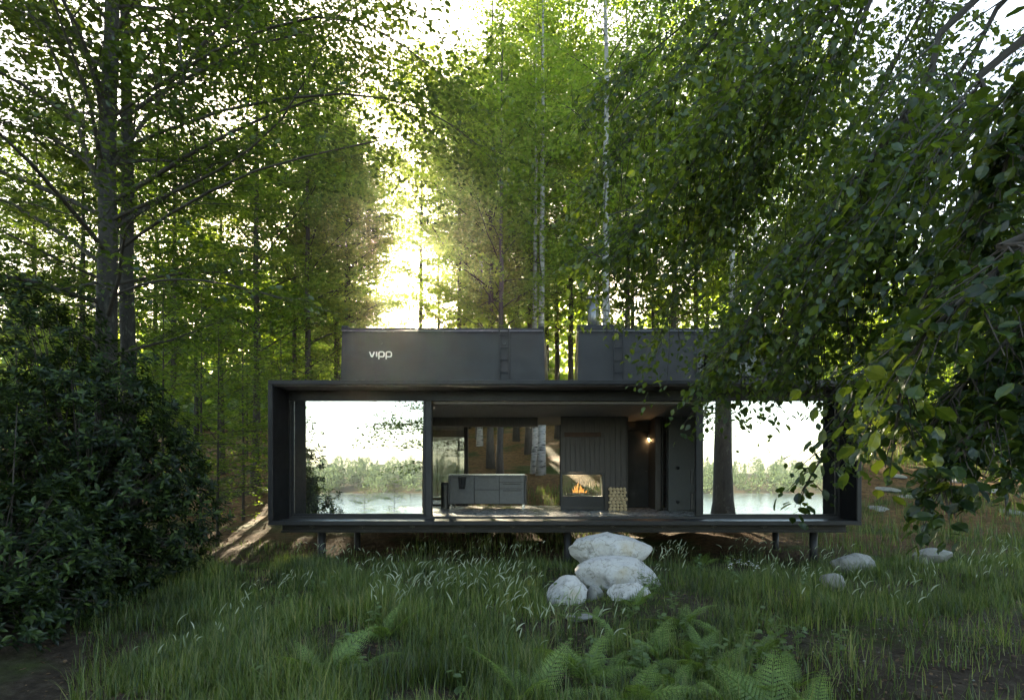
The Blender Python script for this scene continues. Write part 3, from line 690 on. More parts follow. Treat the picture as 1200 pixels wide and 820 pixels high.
# ------------------------------------------------------------------ big beech on the left
rng = np.random.default_rng(21)
def explicit(*pp, r0=.05, r1=.008, m=9): return (curve(np.array(pp), m), r0, r1)
bx, by = -9.2, 12.1; bz = gz(bx, by)
BL = thing('beech_tree', 'thick grey trunked beech rising from behind the rhododendron', 'tree', (bx, by, bz))
OFF = np.array([bx, by, bz])
pts, rad = make_trunk(rng, 21, .225, .012, 16, (.008, 0)); 
tb = MB(); tb.tube(pts, rad, 18); tb.build('trunk', M['bark'], BL, True)
limbs = crown_limbs(rng, pts, rad, 4.2, 19, 48, 5.4, .5, .1)
def ex(*q, **k):
    l = explicit(*[P(a[0], a[1], a[2]*1.33) for a in q], **k); return (l[0]-OFF, l[1], l[2])
limbs += [ex((125, 260, 9.1), (180, 235, 9.0), (255, 200, 8.7), (330, 140, 8.4), (385, 40, 8.2), r0=.045),
          ex((125, 250, 9.1), (95, 160, 8.8), (70, 80, 8.6), (15, -20, 8.4), r0=.055), ex((122, 150, 9.1), (110, 90, 8.6), (85, 30, 8.2), (60, -60, 8), r0=.045),
          ex((130, 300, 9.1), (200, 250, 8.6), (300, 200, 8.2), (420, 170, 8.0), (520, 150, 8), r0=.035),
          ex((125, 330, 9.1), (60, 300, 8.6), (0, 270, 8.2), (-60, 250, 8), r0=.035), ex((128, 200, 9.1), (230, 60, 8.9), (330, -30, 8.6), (400, -80, 8.4), r0=.045),
          ex((125, 350, 9.1), (180, 330, 8.2), (250, 330, 7.8), (330, 350, 7.6), r0=.03), ex((120, 330, 9.1), (60, 340, 8.2), (0, 330, 7.6), r0=.03),
          ex((128, 180, 9.1), (260, 130, 8.6), (400, 110, 8.2), (500, 130, 8.0), (560, 170, 7.9), r0=.035), ex((128, 140, 9.1), (250, 60, 8.7), (370, 20, 8.4), (450, 40, 8.2), (500, 75, 8.1), r0=.035),
          ex((210, 40, 7.8), (215, 90, 7.7), (228, 130, 7.6), r0=.03)]
wood = MB()
V, Fl = foliage(rng, limbs, .10, LEAF_M, wood, sec=18, twig_gap=.17, leaf_gap=.068, droop=.12, maxtwig=.7)
wood.build('branches', M['twig'], BL, True)
link('crown', mesh_np('beech_crown', V, Fl), M['beech'], BL)
print('left beech leaves', len(V)//7)

# ------------------------------------------------------------------ big beech on the right, boughs hanging in front of the house
rng = np.random.default_rng(33)
ax, ay = 6.75, 1.4; az = gz(ax, ay)
BR = thing('beech_tree', 'huge beech whose leafy boughs hang before the right end of the house', 'tree', (ax, ay, az))
OFF = np.array([ax, ay, az])
pts, rad = make_trunk(rng, 16, .43, .01, 16, (0, 0), 1.4)
MB().tube(pts, rad, 20).build('trunk', M['bark'], BR, True)
S_ = lambda z: tuple(np.array([ax, ay, z]))
def bo(z, *q, r0=.035, r1=.005, m=12):
    return (curve(np.array([S_(z)]+[P(*a) for a in q]), m)-OFF, r0, r1)
far_b = [bo(8.0, (1120, -120, 5.2), (1000, 40, 5.6), (905, 160, 6.0), (830, 290, 6.4), (775, 390, 6.8)),
         bo(7.4, (1200, -60, 4.2), (1080, 110, 4.4), (970, 250, 4.8), (900, 360, 5.2), (850, 430, 5.6)),
         bo(9.0, (1100, -200, 6.4), (930, -60, 6.8), (800, 30, 7.2), (700, 120, 7.6)),
         bo(8.6, (1150, -160, 4.6), (1000, -10, 5.0), (880, 110, 5.4), (780, 230, 5.8), (705, 320, 6.4)),
         bo(7.0, (1250, 0, 3.6), (1150, 120, 3.8), (1050, 240, 4.2), (990, 340, 4.6), (930, 430, 5.0)),
         bo(9.4, (1020, -180, 5.6), (900, -30, 6.0), (780, 110, 6.6), (690, 230, 7)),
         bo(9.0, (1180, -180, 7.5), (1080, 20, 8.0), (980, 170, 8.4), (900, 290, 8.8), (850, 380, 9.2)),
         bo(6.6, (1300, 60, 4.6), (1200, 200, 5.0), (1110, 320, 5.4), (1050, 420, 5.8), (1010, 500, 6.0)),
         bo(6.2, (1330, 160, 5.2), (1240, 300, 5.4), (1170, 420, 5.6), (1120, 500, 5.8)),
         bo(8.2, (1250, -80, 5.6), (1130, 80, 6), (1030, 210, 6.4), (960, 320, 6.8), (905, 410, 7.2)),
         bo(8.4, (1300, -60, 6.6), (1200, 120, 7.0), (1120, 260, 7.4), (1070, 370, 7.8))]
near_b = [bo(5.2, (1300, 120, 2.7), (1180, 220, 2.7), (1110, 310, 2.8), (1040, 410, 3.1), (985, 500, 3.5), (940, 575, 3.9), r0=.02),
          bo(4.6, (1330, 220, 2.2), (1210, 290, 2.1), (1130, 350, 2.1), (1065, 420, 2.2), (1050, 505, 2.3), r0=.018),
          bo(4.4, (1340, 320, 2.8), (1240, 420, 2.7), (1170, 480, 2.7), (1125, 525, 2.7), (1100, 580, 2.7), r0=.016),
          bo(5.6, (1320, 60, 3.0), (1220, 150, 3.1), (1160, 240, 3.2), (1110, 330, 3.4), (1060, 410, 3.6), r0=.02),
          bo(5.0, (1330, 260, 3.4), (1230, 350, 3.4), (1180, 420, 3.4), (1160, 480, 3.4), r0=.018),
          bo(5.8, (1320, 20, 2.6), (1230, 100, 2.4), (1180, 190, 2.4), (1150, 280, 2.5), r0=.018),
          bo(4.8, (1340, 360, 3.6), (1260, 430, 3.6), (1210, 490, 3.6), (1190, 540, 3.6), r0=.016),
          bo(5.4, (1330, 180, 4.0), (1220, 270, 4.2), (1130, 350, 4.4), (1060, 410, 4.6), (1010, 450, 4.8), r0=.02),
          bo(5.2, (1330, 240, 3.0), (1240, 330, 2.9), (1180, 400, 2.9), (1130, 450, 2.9), (1100, 490, 2.9), r0=.018)]
wood = MB()
top = crown_limbs(rng, pts, rad, 9, 15.5, 16, 5.0, .3)
V1, F1 = foliage(rng, far_b, .075, LEAF_M, wood, seclen=.095, twig_gap=.10, leaf_gap=.05, l2=(.155, .06), droop=.25, hang=.35, start=.3, maxtwig=.35)
def notface(p):
    w = p+OFF; return (np.linalg.norm(w-np.array([0, 0, CZ]), axis=1) > 1.35)
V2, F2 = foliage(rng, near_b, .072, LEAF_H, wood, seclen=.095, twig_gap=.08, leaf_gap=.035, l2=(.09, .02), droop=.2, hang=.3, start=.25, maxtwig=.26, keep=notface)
V3, F3 = foliage(rng, top, .11, LEAF_M, wood, sec=9, twig_gap=.3, leaf_gap=.11)
wood.build('branches', M['twig'], BR, True)
link('crown', mesh_np('beech_crown', *join([(V1, F1), (V3, F3)])), M['beech'], BR)
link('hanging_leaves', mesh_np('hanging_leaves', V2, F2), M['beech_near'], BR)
print('right beech leaves', len(V1)//7, len(V2)//17, len(V3)//7)

# ------------------------------------------------------------------ woodland
PA = tree_proto('wood_a', 41, 24, .19, 6, 40, 4.8, .17, 'woodland', 'bark_dark', rise=.5)
PB = tree_proto('wood_b', 42, 20, .16, 3.5, 40, 4.2, .16, 'woodland', 'bark_dark', rise=.45)
PC = tree_proto('wood_c', 43, 26, .22, 9, 34, 4.4, .18, 'beech', 'bark', rise=.6)
PD = tree_proto('birch', 44, 23, .17, 7.5, 34, 3.3, .13, 'birch_leaf', 'birch', hang=.35, rise=.5, droop=.4, sec=15, twig_gap=.18, leaf_gap=.065, wob=.03)
PE = tree_proto('wood_e', 46, 24, .17, 4.5, 44, 4.0, .15, 'birch_leaf', 'bark_dark', rise=.55)
PF = tree_proto('wood_f', 48, 25, .18, 10, 30, 4.3, .16, 'birch_leaf', 'bark_dark', rise=.65)
PY = tree_proto('young', 45, 7.5, .05, .5, 34, 2.3, .11, 'woodland', 'bark_dark', sec=13, twig_gap=.16, leaf_gap=.06, rise=.2)
print('protos', PA.n//4, PB.n//4, PC.n//4, PD.n//4, PY.n//4)
rw = np.random.default_rng(50)
GW = 'trees on the wooded slope behind the house'
def xat(px, y): return (px-VX)/F*y
birches = [(626, 27.5, .9, 'left of a close pair of white birches seen through the open back window'), (633.5, 26.6, 1.0, 'right of a close pair of white birches seen through the open back window'),
           (712, 21.5, 1.0, 'white birch with peeling bark rising just behind the flue pipe'), (562, 36, .95, 'thin pale birch far up the slope seen through the back window'),
           (700, 30, .9, 'pale forked birch standing uphill of the flue pipe'),
           (858, 24, 1.0, 'white birch speckled with black rising behind the right roof tower'), (884, 26.5, .95, 'plain white birch next to the black speckled birch')]
for px, y, s, lb in birches: plant_tree(PD, 'birch_tree', lb, xat(px, y), y, s, rw.uniform(0, 6.28), 'birches behind the house', 'birch')
LBL = {'a': 'dark stemmed tree with golden green leaves on the wooded slope', 'b': 'low branched leafy tree on the wooded slope', 'c': 'tall high crowned beech on the wooded slope', 'y': 'young leafy sapling on the wooded slope', 'f': 'tall bare stemmed tree against the low sun', 'e': 'sunlit yellow green tree in the middle of the wooded slope'}
PR = {'a': PA, 'b': PB, 'c': PC, 'y': PY, 'e': PE, 'f': PF}
spots = [('b', 300, 23, .95), ('a', 260, 29, .72), ('c', 362, 33, .9), ('b', 345, 27, .8), ('a', 620, 33, 1.0), ('a', 654, 38, .95), ('c', 640, 47, .9),
         ('a', 790, 31, 1.0), ('b', 765, 36, 1.0), ('c', 740, 42, .9), ('a', 830, 40, 1.0), ('b', 905, 30, 1.0), ('c', 945, 35, 1.0), ('a', 990, 28, .62), ('b', 1050, 36, .55), ('a', 1100, 31, .48), ('c', 1160, 38, .5), ('b', 1200, 26, .5),
         ('a', 205, 20, .6), ('b', 150, 25, .7), ('c', 95, 22, .62), ('a', 40, 26, .7), ('b', -20, 20, .6), ('c', 180, 34, .75), ('a', 70, 36, .75), ('b', 398, 47, .75), ('a', 395, 39, .8), ('c', 520, 56, .5), ('c', 560, 51, .9), ('a', 415, 41, .85), ('c', 548, 46, .85), ('b', 470, 36, .46), ('b', 560, 39, .9), ('a', 590, 50, 1.0), ('c', 700, 52, 1.0), ('a', 320, 43, .95), ('c', 230, 45, .7), ('a', 960, 50, .65), ('b', 1010, 44, .6), ('c', 410, 34, .7), ('e', 405, 30, .72), ('e', 538, 33, .95), ('e', 575, 29, .95), ('e', 605, 38, 1.1), ('e', 441, 45, .8), ('e', 514, 42, .86), ('f', 492, 40, .96), ('e', 362, 24, .82), ('e', 586, 25, .85), ('e', 485, 44, .45), ('e', 545, 42, 1.15), ('e', 670, 34, 1.1), ('e', 735, 30, 1.05), ('e', 815, 34, 1.1), ('e', 395, 31, .85), ('e', 1030, 40, .6)]
def where(px, y):
    z_ = 'beyond the rhododendrons' if px < 200 else 'behind the house end near the rhododendrons' if px < 400 else 'behind the lettered roof tower' if px < 640 else 'behind the gap between the roof towers' if px < 690 else 'behind the tower with the flue' if px < 920 else 'past the house end behind hanging leaves'
    return (', high up ' if y > 39 else ', halfway up ' if y > 29 else ', low down ')+z_
LBL = {k: v.replace(' on the wooded slope', '').replace(' in the middle of the wooded slope', '') for k, v in LBL.items()}
for k, px, y, s in spots: plant_tree(PR[k], 'woodland_tree', LBL[k].replace(' in the middle', '')+where(px, y), xat(px, y), y, s*rw.uniform(.94, 1.06), rw.uniform(0, 6.28), GW)
for px, y, s in ((255, 15.5, .8), (285, 19, .9), (235, 18, 1.0), (330, 22, .9), (190, 15, .9), (395, 26, .8), (500, 30, .5), (1035, 30, .7), (1120, 25, .9), (1180, 20, 1.), (1085, 38, .9), (950, 24, .9), (760, 27, .8), (840, 29, .8), (1150, 30, .8), (430, 33, .9), (470, 40, 1.0), (350, 36, 1.0), (160, 22, 1.), (120, 30, 1.1), (60, 21, 1.), (290, 33, 1.1), (20, 17, .9), (700, 38, 1.), (800, 37, 1.), (880, 36, 1.), (990, 38, 1.1), (1190, 33, 1.1), (470, 46, 1.1), (700, 44, 1.0)):
    plant_tree(PY, 'sapling', LBL['y']+where(px, y), xat(px, y), y, s, rw.uniform(0, 6.28), 'saplings on the wooded slope')
# second trunk close beside the left beech
plant_tree(PC, 'woodland_tree', 'slimmer dark trunk standing close beside the thick grey beech', xat(155, 14), 14, .85, 1.0, GW)
plant_tree(PC, 'woodland_tree', 'stout tree on the lake side, its trunk mirrored at the right window edge', 10.9, 2.2, 1.0, 2.0)
for x_, y_, s_ in ((-13.8, .8, .8), (-15.5, 5.5, .9), (-17, -6, .9)): plant_tree(PB, 'woodland_tree', 'unseen leafy tree added on the lake bank to shade the rhododendrons', x_, y_, s_, x_, 'unseen shade trees added on the lake bank')  # out-of-view trees added to block sky light from the left
# lake-side trees, seen in the window reflections
PL_ = tree_proto('lakeside', 47, 10, .10, 2.9, 28, 4.6, .16, 'beech', 'bark_dark', sec=13, twig_gap=.22, leaf_gap=.085, rise=.05)
plant_tree(PL_, 'lakeside_tree', 'slender open branched tree on the lake side mirrored in the left window', -6.9, -4.0, 1.0, .4)
for x, y, s in ((-11.6, -1.2, .42), (-8.6, -4.6, .34), (-9.8, -3.6, .3)):
    plant_tree(PY, 'lakeside_bush', 'low leafy bush on the bank mirrored in the left window', x, y, s, x, 'bushes on the lake bank', 'bush')

# far wood on the slope and the far shore: masses
def mass(name, seed, spots, leaf, n, matn, label, cat):
    rng = np.random.default_rng(seed); parts = []
    n0 = n
    for x, y, z, h, w in spots:
        n = n0 if h > 7 else n0//2
        t = rng.uniform(0, 1, n)**.8; a = rng.uniform(0, 6.28, n); con = rng.random() < .5
        prof = (1-t)**.9 if con else np.sqrt(np.clip(1-(2*t-.9)**2/1.25, .02, 1))
        lob = 1+.35*np.sin(3*a+7*t+rng.uniform(0, 6))+.2*np.sin(7*a-11*t)
        r = w*prof*lob*np.sqrt(rng.uniform(.25, 1, n))
        pos = np.stack([x+r*np.cos(a), y+r*np.sin(a), z+h*(.08+.92*t)], -1)
        D = nrm(rng.normal(size=(n, 3))); Nn = nrm(rng.normal(size=(n, 3))+.001)
        parts.append(stamp(LEAF_Q, pos, D, Nn, leaf*rng.uniform(.6, 1.3, len(pos)), 1.3))
    o = link(name, mesh_np(name, *join(parts)), M[matn]); return tag(o, label, cat, kind='stuff')
rf = np.random.default_rng(60); sp = []
for i in range(170):
    y = rf.uniform(54, 110); x = rf.uniform(-.95, .85)*y
    u = x/y
    if abs(x-(16.6-.26*(y-30))) < 5 or abs(x-(-1.5-.26*(y-30))) < 4: continue
    hh = rf.uniform(13, 21)*(.65 if u > .42 or u < -.62 else 1)
    if -.36 < u < -.12: hh = rf.uniform(7, 11)
    sp.append((x, y, gz(x, y), hh, rf.uniform(3, 4.6)))
for i in range(120):
    y = rf.uniform(46, 62); x = rf.uniform(-1.0, .9)*y
    if abs(x-(16.6-.26*(y-30))) < 4: continue
    sp.append((x, y, gz(x, y)-.5, rf.uniform(3.5, 6.5), rf.uniform(2.4, 4)))
mass('distant_wood', 61, sp, .68, 590, 'birch_leaf', 'distant sunlit wood at the top of the slope', 'wood')
sp = []
for i in range(620):
    y = -347-rf.uniform(0, 1)**1.5*150; x = rf.uniform(-420, 420)
    sp.append((x, y, gz(x, y), rf.uniform(10, 19), rf.uniform(3, 6)))
mass('far_shore_wood', 62, sp, 1.1, 280, 'far', 'pale green wood along the far lake shore', 'wood')

# ------------------------------------------------------------------ rhododendron
rng = np.random.default_rng(70)
def rhodo(label, lobes, n, x, y, leaf=.105):
    z = gz(x, y); Rd = thing('rhododendron_bush', label, 'bush', (x, y, z)); off = np.array([x, y, z])
    pos = []; nor = []
    for (c, r) in lobes:
        c = np.array(c); r = np.array(r); m = int(n*(r[0]*r[1]+r[0]*r[2]+r[1]*r[2])/sum(q[1][0]*q[1][1]+q[1][0]*q[1][2]+q[1][1]*q[1][2] for q in lobes))
        u = nrm(rng.normal(size=(m, 3))); lump = 1+.10*np.sin(u@np.array([5, 2, 3])*2+c[0])+.09*np.sin(u@np.array([-3, 6, 4])*2.2)
        s = np.where(rng.random(m) < .75, rng.uniform(.9, 1.06, m), rng.uniform(.55, .9, m))
        p = c+u*r*(s*lump)[:, None]; nn = nrm(u/r)
        ok = p[:, 2] > ground_z(p[:, 0], p[:, 1])+.05
        pos.append(p[ok]); nor.append(nn[ok])
    pos = np.concatenate(pos); nor = np.concatenate(nor); axis = nrm(nor*.7+UP*.55+rng.normal(0, .25, pos.shape))
    parts = []
    a1 = nrm(np.cross(axis, rng.normal(size=pos.shape))); a2 = np.cross(axis, a1)
    for k in range(9):
        th = k*2.4+rng.uniform(-.3, .3, len(pos)); out = a1*np.cos(th)[:, None]+a2*np.sin(th)[:, None]
        el = (.15+.09*k)*rng.uniform(.6, 1.3, len(pos)); D = nrm(out+axis*el[:, None]-UP*.15)
        parts.append(stamp(LEAF_R, pos-off+axis*.012*k, D, axis, leaf*rng.uniform(.7, 1.2, len(pos)), 1.15))
    st = MB()
    for q in range(0, len(pos), 9):
        b = np.array([x+rng.normal(0, .25), y+rng.normal(0, .2), z+.1])-off; e = pos[q]-off
        mid = (b+e)/2+np.array([0, 0, .25]); st.tube(curve([b, mid, e], 5), np.linspace(.022, .005, 5), 4, caps=False)
    link('foliage', mesh_np('rhododendron_leaves', *join(parts)), M['rhodo'], Rd); st.build('stems', M['twig'], Rd, True)
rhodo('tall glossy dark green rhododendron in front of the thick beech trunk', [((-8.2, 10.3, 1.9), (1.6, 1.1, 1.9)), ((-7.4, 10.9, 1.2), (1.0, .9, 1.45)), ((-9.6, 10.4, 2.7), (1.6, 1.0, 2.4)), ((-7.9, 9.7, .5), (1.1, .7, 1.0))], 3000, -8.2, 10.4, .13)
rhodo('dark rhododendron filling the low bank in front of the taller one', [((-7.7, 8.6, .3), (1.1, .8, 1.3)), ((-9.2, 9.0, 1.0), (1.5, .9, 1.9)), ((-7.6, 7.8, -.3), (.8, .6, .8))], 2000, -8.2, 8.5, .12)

# ------------------------------------------------------------------ grass, litter
BL3 = (np.array([(-.5, 0, 0), (.5, 0, 0), (-.42, .4, .04), (.42, .4, .04), (-.25, .75, .16), (.25, .75, .16), (0, 1, .36)]),
       [np.array([(0, 1, 3), (0, 3, 2), (2, 3, 5), (2, 5, 4), (4, 5, 6)])])
def blades(pos, h, wid, rng, lean=.3):
    n = len(pos); a = rng.uniform(0, 6.28, n); o = np.stack([np.cos(a), np.sin(a), np.zeros(n)], -1)
    D = nrm(UP+o*rng.normal(0, lean, n)[:, None]); Nn = nrm(o+UP*.1)
    X = nrm(np.cross(D, Nn)); Z = np.cross(X, D); T, Fs = BL3
    V = pos[:, None]+(wid[:, None]*T[None, :, 0])[..., None]*X[:, None]+(h[:, None]*T[None, :, 1])[..., None]*D[:, None]+(h[:, None]*T[None, :, 2]*rng.uniform(.5, 1.8, n)[:, None])[..., None]*Z[:, None]
    off = np.arange(n)[:, None, None]*7
    return V.reshape(-1, 3), [(f[None]+off).reshape(-1, 3) for f in Fs]
rng = np.random.default_rng(80)
def nz(x, y, k=1.0, s=0.): return .5+.25*(np.sin(1.3*k*x+.9*k*y+s)+np.sin(-.8*k*x+1.7*k*y+2*s+1)*.8+np.sin(2.7*k*x-1.1*k*y+s*3)*.5)
def grass_density(x, y):
    px = VX+x/y*F; d = np.ones_like(x)
    d *= np.where(px > 640, .42+.35*nz(x, y, .8, 1), 1)
    d *= np.where((px > 880) & (y < 6.6+.004*(px-880)), .2, 1)
    d *= np.where((px > 640) & (px < 720) & (y < 8.4), .25, 1)
    d *= np.where(x < -.86*y+.8+.25*np.sin(3*y), .25, 1)
    d *= np.where(y > 13.3, .22, 1)*np.where((y > 14.2) & (y < 18.6) & (np.abs(x) < 6.2), .25, 1)
    return d*np.clip(2.3*nz(x, y, 1.9)-.28+.9*(nz(x, y, 4.3, 5)-.5), .06, 1.25)
parts = []
n = 330000; y = 3.6+(15.5-3.6)*rng.random(n)**1.25; x = (rng.uniform(-.82, .85, n))*y
keep = rng.random(n) < grass_density(x, y)*np.clip(.35+y/11, .3, 1.1)*.62; x, y = x[keep], y[keep]
pos = np.stack([x, y, ground_z(x, y)-.01], -1)
cl = np.clip(nz(x, y, 2.6, 4)*1.3-.15, 0, 1.2)*np.clip(nz(x, y, 5.1, 7)+.4, .3, 1.3); h = rng.uniform(.07, .24, len(x))+rng.uniform(.0, .34, len(x))*cl; h *= np.where(x/y*F+VX > 640, .85, 1)
h *= np.where((y > 11.3) & (x < 6.3), .6, 1)*np.where((np.hypot((x-.75)/1.2, (y-9.0)/1.9) < 1), .38, 1); parts.append(blades(pos, h, rng.uniform(.004, .010, len(x))*(.7+y/14), rng))
print('grass blades', len(x))
gr = link('grass', mesh_np('grass', *join(parts)), M['grass']); tag(gr, 'uncut green grass covering the ground before the house', 'grass', kind='stuff')
# grass on the slope behind
n = 40000; y = rng.uniform(14, 36, n); x = rng.uniform(-6, 26, n)
d = ((x < 2) & (y < 23.5) & (x > -4))*1.+((x > 7) & (y > 26) & (y < 36))*1.+((x > 6.5) & (y < 22))*1.
k = rng.random(n) < d*np.clip(nz(x, y, .7)+.2, 0, 1); x, y = x[k], y[k]
sg = link('slope_grass', mesh_np('slope_grass', *blades(np.stack([x, y, ground_z(x, y)-.01], -1), rng.uniform(.2, .5, len(x)), rng.uniform(.012, .025, len(x)), rng)), M['grass'])
tag(sg, 'tall grass on the slope behind and beside the house', 'grass', kind='stuff')
# flowering grass: pale drooping seed heads on stems, in tufts
tufts = [(560, 690, 60, 26), (520, 705, 50, 24), (600, 665, 40, 20), (480, 720, 45, 22), (430, 690, 50, 18), (380, 660, 50, 12), (575, 740, 50, 18), (610, 715, 35, 14), (640, 750, 40, 12), (500, 665, 60, 14), (550, 650, 60, 14), (460, 740, 40, 12), (610, 770, 40, 8),
         (785, 660, 26, 20), (770, 690, 25, 10), (880, 655, 40, 16), (905, 690, 40, 14), (940, 700, 50, 14), (1000, 720, 60, 12), (965, 665, 40, 12), (1150, 690, 60, 12), (1090, 690, 50, 10), (1060, 740, 40, 8), (330, 700, 60, 12), (280, 730, 50, 8), (230, 770, 60, 8), (700, 770, 40, 6), (665, 740, 30, 6), (1180, 660, 40, 8)]
HB = []; BB = []; SB = MB()
for px, py, spd, cnt in tufts:
    y0 = 1.75*F/(py-VY)*.98
    for i in range(int(cnt*1.7)):
        u = rng.normal(0, spd*.42); yy = y0*(1+rng.normal(0, .035)); xx = (px+u-VX)/F*yy; z0 = float(ground_z(xx, yy))
        hh = rng.uniform(.24, .55); a = rng.uniform(0, 6.28) if rng.random() < .5 else rng.uniform(-.6, .9); o = np.array([math.cos(a), math.sin(a)*.5, 0]); bend = rng.uniform(.02, .12)
        t = np.linspace(0, 1, 5)[:, None]; q = np.array([xx, yy, z0])+UP*hh*t+o*bend*t**2
        SB.tube(q, [.0022, .002, .0017, .0014, .001], 3, caps=False)
        ls = rng.uniform(.05, .17); tt = np.linspace(0, 1, 6)[:, None]; cur = rng.uniform(0, .9)
        q2 = q[-1]+nrm(UP+o*.4)*ls*tt+o*ls*cur*tt**2*.6-UP*ls*cur*.55*tt**2
        HB.append((q2, ls)); 
        m = 4; pb = np.repeat(q[:1], m, 0)+rng.normal(0, .015, (m, 3))*[1, 1, 0]; BB.append(pb)
SB.build('grass_stalks', M['grass']); o = bpy.data.objects['grass_stalks']; tag(o, 'thin upright stalks of flowering grass', 'grass', kind='stuff')
hb = MB()
for q2, ls in HB: hb.tube(q2, np.array([.25, .8, 1, .9, .6, .1])*rng.uniform(.0045, .009), 5, caps=False)
o = hb.build('grass_seed_heads', M['seed'], None, True); tag(o, 'pale silvery seed heads nodding above the grass', 'grass', kind='stuff')
pb = np.concatenate(BB); o = link('tuft_grass', mesh_np('tuft_grass', *blades(pb, rng.uniform(.2, .42, len(pb)), rng.uniform(.005, .009, len(pb)), rng, .4)), M['grass'])
tag(o, 'taller grass tufts among the seed heads', 'grass', kind='stuff')
# fallen leaves
n = 15000; y = 3.6+22*rng.random(n)**1.2; x = rng.uniform(-.9, .9, n)*y
pos = np.stack([x, y, ground_z(x, y)+.012], -1); a = rng.uniform(0, 6.28, n)
D = np.stack([np.cos(a), np.sin(a), rng.normal(0, .2, n)], -1)
o = link('fallen_leaves', mesh_np('fallen_leaves', *stamp(LEAF_M, pos, D, nrm(UP+rng.normal(0, .3, (n, 3))), rng.uniform(.018, .045, n)*(1+y/20))), M['litter'])
tag(o, 'dry brown fallen leaves scattered over the soil', 'leaves', kind='stuff')
tw_ = MB()
for i in range(150):
    y = rng.uniform(4.4, 9); x = rng.uniform(-.2, .8)*y; a = rng.uniform(0, 6.28); L = rng.uniform(.06, .3); t = np.linspace(-.5, .5, 4)
    q = np.stack([x+L*t*math.cos(a), y+L*t*math.sin(a), np.zeros(4)], -1)+rng.normal(0, .008, (4, 3)); q[:, 2] = ground_z(q[:, 0], q[:, 1])+.012
    tw_.tube(q, np.linspace(.006, .002, 4)*rng.uniform(.5, 1.2), 4)
tag(tw_.build('fallen_twigs', M['log_bark']), 'dry twigs lying on the soil', 'twigs', kind='stuff')
# pebbles on the bare soil
n = 160; y = rng.uniform(4.4, 7.5, n); x = (rng.uniform(880, 1230, n)-VX)/F*y
bmp = bmesh.new(); bmesh.ops.create_icosphere(bmp, subdivisions=1, radius=1); T = np.array([v.co[:] for v in bmp.verts]); Fp = np.array([[v.index for v in f.verts] for f in bmp.faces]); bmp.free()
s = rng.uniform(.004, .014, n); Vp = (np.stack([x, y, ground_z(x, y)+.003], -1)[:, None]+T[None]*s[:, None, None]*rng.uniform(.6, 1.3, (n, 1, 3))).reshape(-1, 3)
o = link('pebbles', mesh_np('pebbles', Vp, [(Fp[None]+np.arange(n)[:, None, None]*len(T)).reshape(-1, 3)], True), M['rock_grey']); tag(o, 'small grey pebbles on the bare soil', 'pebbles', kind='stuff')

# ------------------------------------------------------------------ ferns
def frond_mesh(seed):
    rng = np.random.default_rng(seed); parts = []; mb = MB(); n = 15
    ax_ = lambda t: np.stack([np.zeros_like(t), t, .30*t-.42*t**2.2], -1)
    t = np.linspace(0, 1, 9); mb.tube(ax_(t), np.linspace(.008, .001, 9), 4, caps=False)
    tt = np.linspace(.16, .985, n)
    for i, s in enumerate(tt):
        p = ax_(np.array([s]))[0]; T_ = nrm(ax_(np.array([s+.01]))[0]-p); up = np.cross([1, 0, 0], T_)
        Lp = .26*(math.sin(math.pi*min(1, (1-s)*.62+.06))**1.1)*rng.uniform(.9, 1.08)
        for sg in (-1, 1):
            d = nrm(np.array([sg, 0, 0])*1.0+T_*.45+up*rng.normal(-.08, .06))
            m = max(3, int(Lp/.026)); u = (np.arange(m)+.5)/m; base = p+d*(Lp*u)[:, None]-up*(.12*Lp*u**2)[:, None]
            w = .058*(Lp/.25)**.6*(1-u*.8)+.008
            for s2 in (-1, 1):
                dd = nrm(T_*s2+d*.55+rng.normal(0, .05, (m, 3))); parts.append(stamp(LEAF_Q, base, dd, np.repeat(up[None], m, 0), w, .8))
    V0, F0 = join(parts); w = (np.concatenate(mb.v), [np.array(f) for f in mb.f.values()])
    me = mesh_np('frond', *join([(V0, F0), w])); me.materials.append(M['fern']); return me
FR = [frond_mesh(s) for s in (1, 2, 3)]
rng = np.random.default_rng(90)
ferns = [(375, 800, 5, .62, 'bright fern with arched fronds in the grass away from the boulders'), (452, 757, 5, .55, 'fern with broad level fronds beside the seeding grass'),
         (625, 835, 7, .62, 'full fern at the edge of the grass in front of the boulders'), (745, 840, 6, .55, None), (690, 800, 5, .5, None), (770, 765, 6, .55, None), (725, 745, 5, .45, None), (800, 735, 5, .5, None),
         (830, 790, 6, .55, None), (790, 815, 6, .5, None), (870, 815, 5, .5, None), (905, 835, 6, .55, None), (955, 840, 5, .55, 'fern at the border of the bare stony soil'), (850, 750, 4, .4, None), (745, 715, 5, .38, 'small fern sprouting beside the small smooth white boulder'), (700, 722, 4, .34, 'low fern sprouting below the speckled stone'), (768, 684, 5, .36, 'soft fern growing against the broad white boulder'), (760, 790, 5, .5, None), (825, 655, 4, .4, 'fern in the shade under the house'), (850, 830, 6, .5, None), (715, 785, 5, .42, None), (930, 805, 5, .42, None), (820, 765, 5, .42, None), (885, 770, 4, .4, None), (420, 790, 4, .45, 'fern crowding the bright arched fern in the grass')]
for px, py, nf, s, lb in ferns:
    y = 1.75*F/(py-VY); x = xat(px, y)
    Fe = thing('fern', lb or 'green fern in the bed below the boulder pile', 'fern', (x, y, gz(x, y)-.02), rng.uniform(0, 6.28), 'ferns below the boulders' if lb is None else None)
    for k in range(nf):
        sc_ = s*rng.uniform(.75, 1.15)
        link('frond', FR[k % 3], None, Fe, (rng.normal(0, .02), rng.normal(0, .02), 0), (rng.uniform(.25, 1.0), rng.normal(0, .3), k*6.28/nf+rng.normal(0, .3)), (sc_*rng.uniform(.8, 1.1), sc_, sc_*rng.uniform(.7, 1.5)))

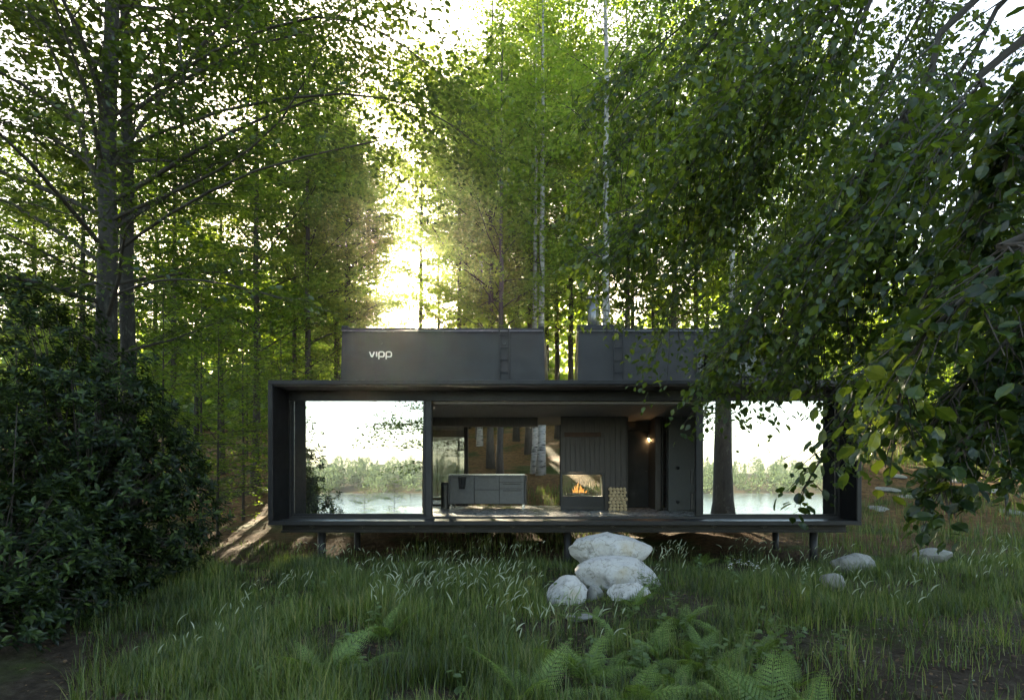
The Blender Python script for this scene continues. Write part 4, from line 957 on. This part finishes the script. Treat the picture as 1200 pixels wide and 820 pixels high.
# leafy plants: stem and single leaves
lm = mesh_np('leaf', LEAF_H[0]*np.array([1.05, 1, 1]), LEAF_H[1]); lm.materials.append(M['plant'])
plants = [(885, 800, .62, 22, 'tall leafy sapling with round leaves among the ferns'), (915, 770, .45, 16, 'shorter round leaved sapling behind the tall sapling'), (655, 735, .45, 12, 'thin leafy stem in the grass before the sunk boulder'), (380, 672, .5, 18, 'leafy shoots climbing the front corner stilt'),
          (540, 815, .3, 8, 'small leafy weed in deep grass'), (860, 690, .5, 18, 'leafy weed growing up under the house'), (820, 668, .45, 18, 'bushy weed under the house beside the boulders'), (690, 664, .35, 10, 'leafy weed at the foot of the middle stilt'), (755, 700, .35, 14, 'fine leafy weed beside the broad boulder')]
wr = np.random.default_rng(95)
for i in range(34):
    px_ = wr.uniform(640, 1000) if i < 24 else wr.uniform(300, 640); plants.append((px_, wr.uniform(690, 810), wr.uniform(.22, .42), 12, None))
for px, py, hgt, nl, lb in plants:
    y = 1.75*F/(py-VY); x = xat(px, y); pl = thing('leafy_plant', lb or 'small leafy weed scattered among the grass and ferns', 'plant', (x, y, gz(x, y)), 0, None if lb else 'small weeds among the grass')
    ns = 3; st = MB(); k = 0
    for si in range(ns):
        a = rng.uniform(0, 6.28); t = np.linspace(0, 1, 6)[:, None]; o_ = np.array([math.cos(a), math.sin(a), 0])
        hh = hgt*rng.uniform(.75, 1.05); q = o_*hh*.3*t**1.3+UP*hh*t+rng.normal(0, .006, (6, 3)); st.tube(q, np.linspace(.005, .0015, 6), 4, caps=False)
        for j in range(nl//ns+1):
            u = .2+.8*(j+.5)/(nl//ns+1); f = u*5; i = min(int(f), 4); p = q[i]*(1-f+i)+q[i+1]*(f-i)
            th = j*2.4+a; link('leaf', lm, None, pl, tuple(p), (rng.normal(-.1, .25), rng.normal(0, .2), th), rng.uniform(.065, .11)*(1.25-.5*u))
    st.build('stem', M['plant'], pl)
# white flowering plant
y = 8.6; x = xat(872, y); fp_ = thing('flowering_plant', 'weed with a spray of tiny white flowers above the ferns', 'plant', (x, y, gz(x, y)))
st = MB(); fl_ = MB()
for k in range(7):
    a = k*.9; q = curve([(0, 0, 0), (.05*math.cos(a), .05*math.sin(a), .22), (.2*math.cos(a), .14*math.sin(a), .40+.03*(k % 3))], 6); st.tube(q, .0025, 4, caps=False)
    for j in range(9):
        c = q[-1]+rng.normal(0, .03, 3); d = np.array([[math.cos(b), math.sin(b), .3] for b in np.arange(5)*1.256])
        Vv, Ff = stamp(LEAF_Q, np.repeat(c[None], 5, 0), d, np.repeat(UP[None], 5, 0), .013, 1.3); fl_.addnp(Vv, Ff[0])
st.build('stem', M['plant'], fp_); fl_.build('blossom', M['petal'], fp_)
for k in range(10): link('leaf', lm, None, fp_, (rng.normal(0, .05), rng.normal(0, .05), rng.uniform(.05, .25)), (rng.normal(0, .3), rng.normal(0, .2), k*.7), .07)

# ------------------------------------------------------------------ haze
hm, ht, ho = mat('haze'); pv = ht.nodes.new('ShaderNodeVolumePrincipled'); pv.inputs['Color'].default_value = (1, .97, .92, 1)
pv.inputs['Density'].default_value = .0003; pv.inputs['Anisotropy'].default_value = .9
ht.links.new(pv.outputs[0], ho.inputs['Volume'])
hz = MB().box(-830, 830, -760, 520, -14, 60).build('haze', hm); tag(hz, 'thin warm haze in the air around the wood', 'haze', kind='stuff')
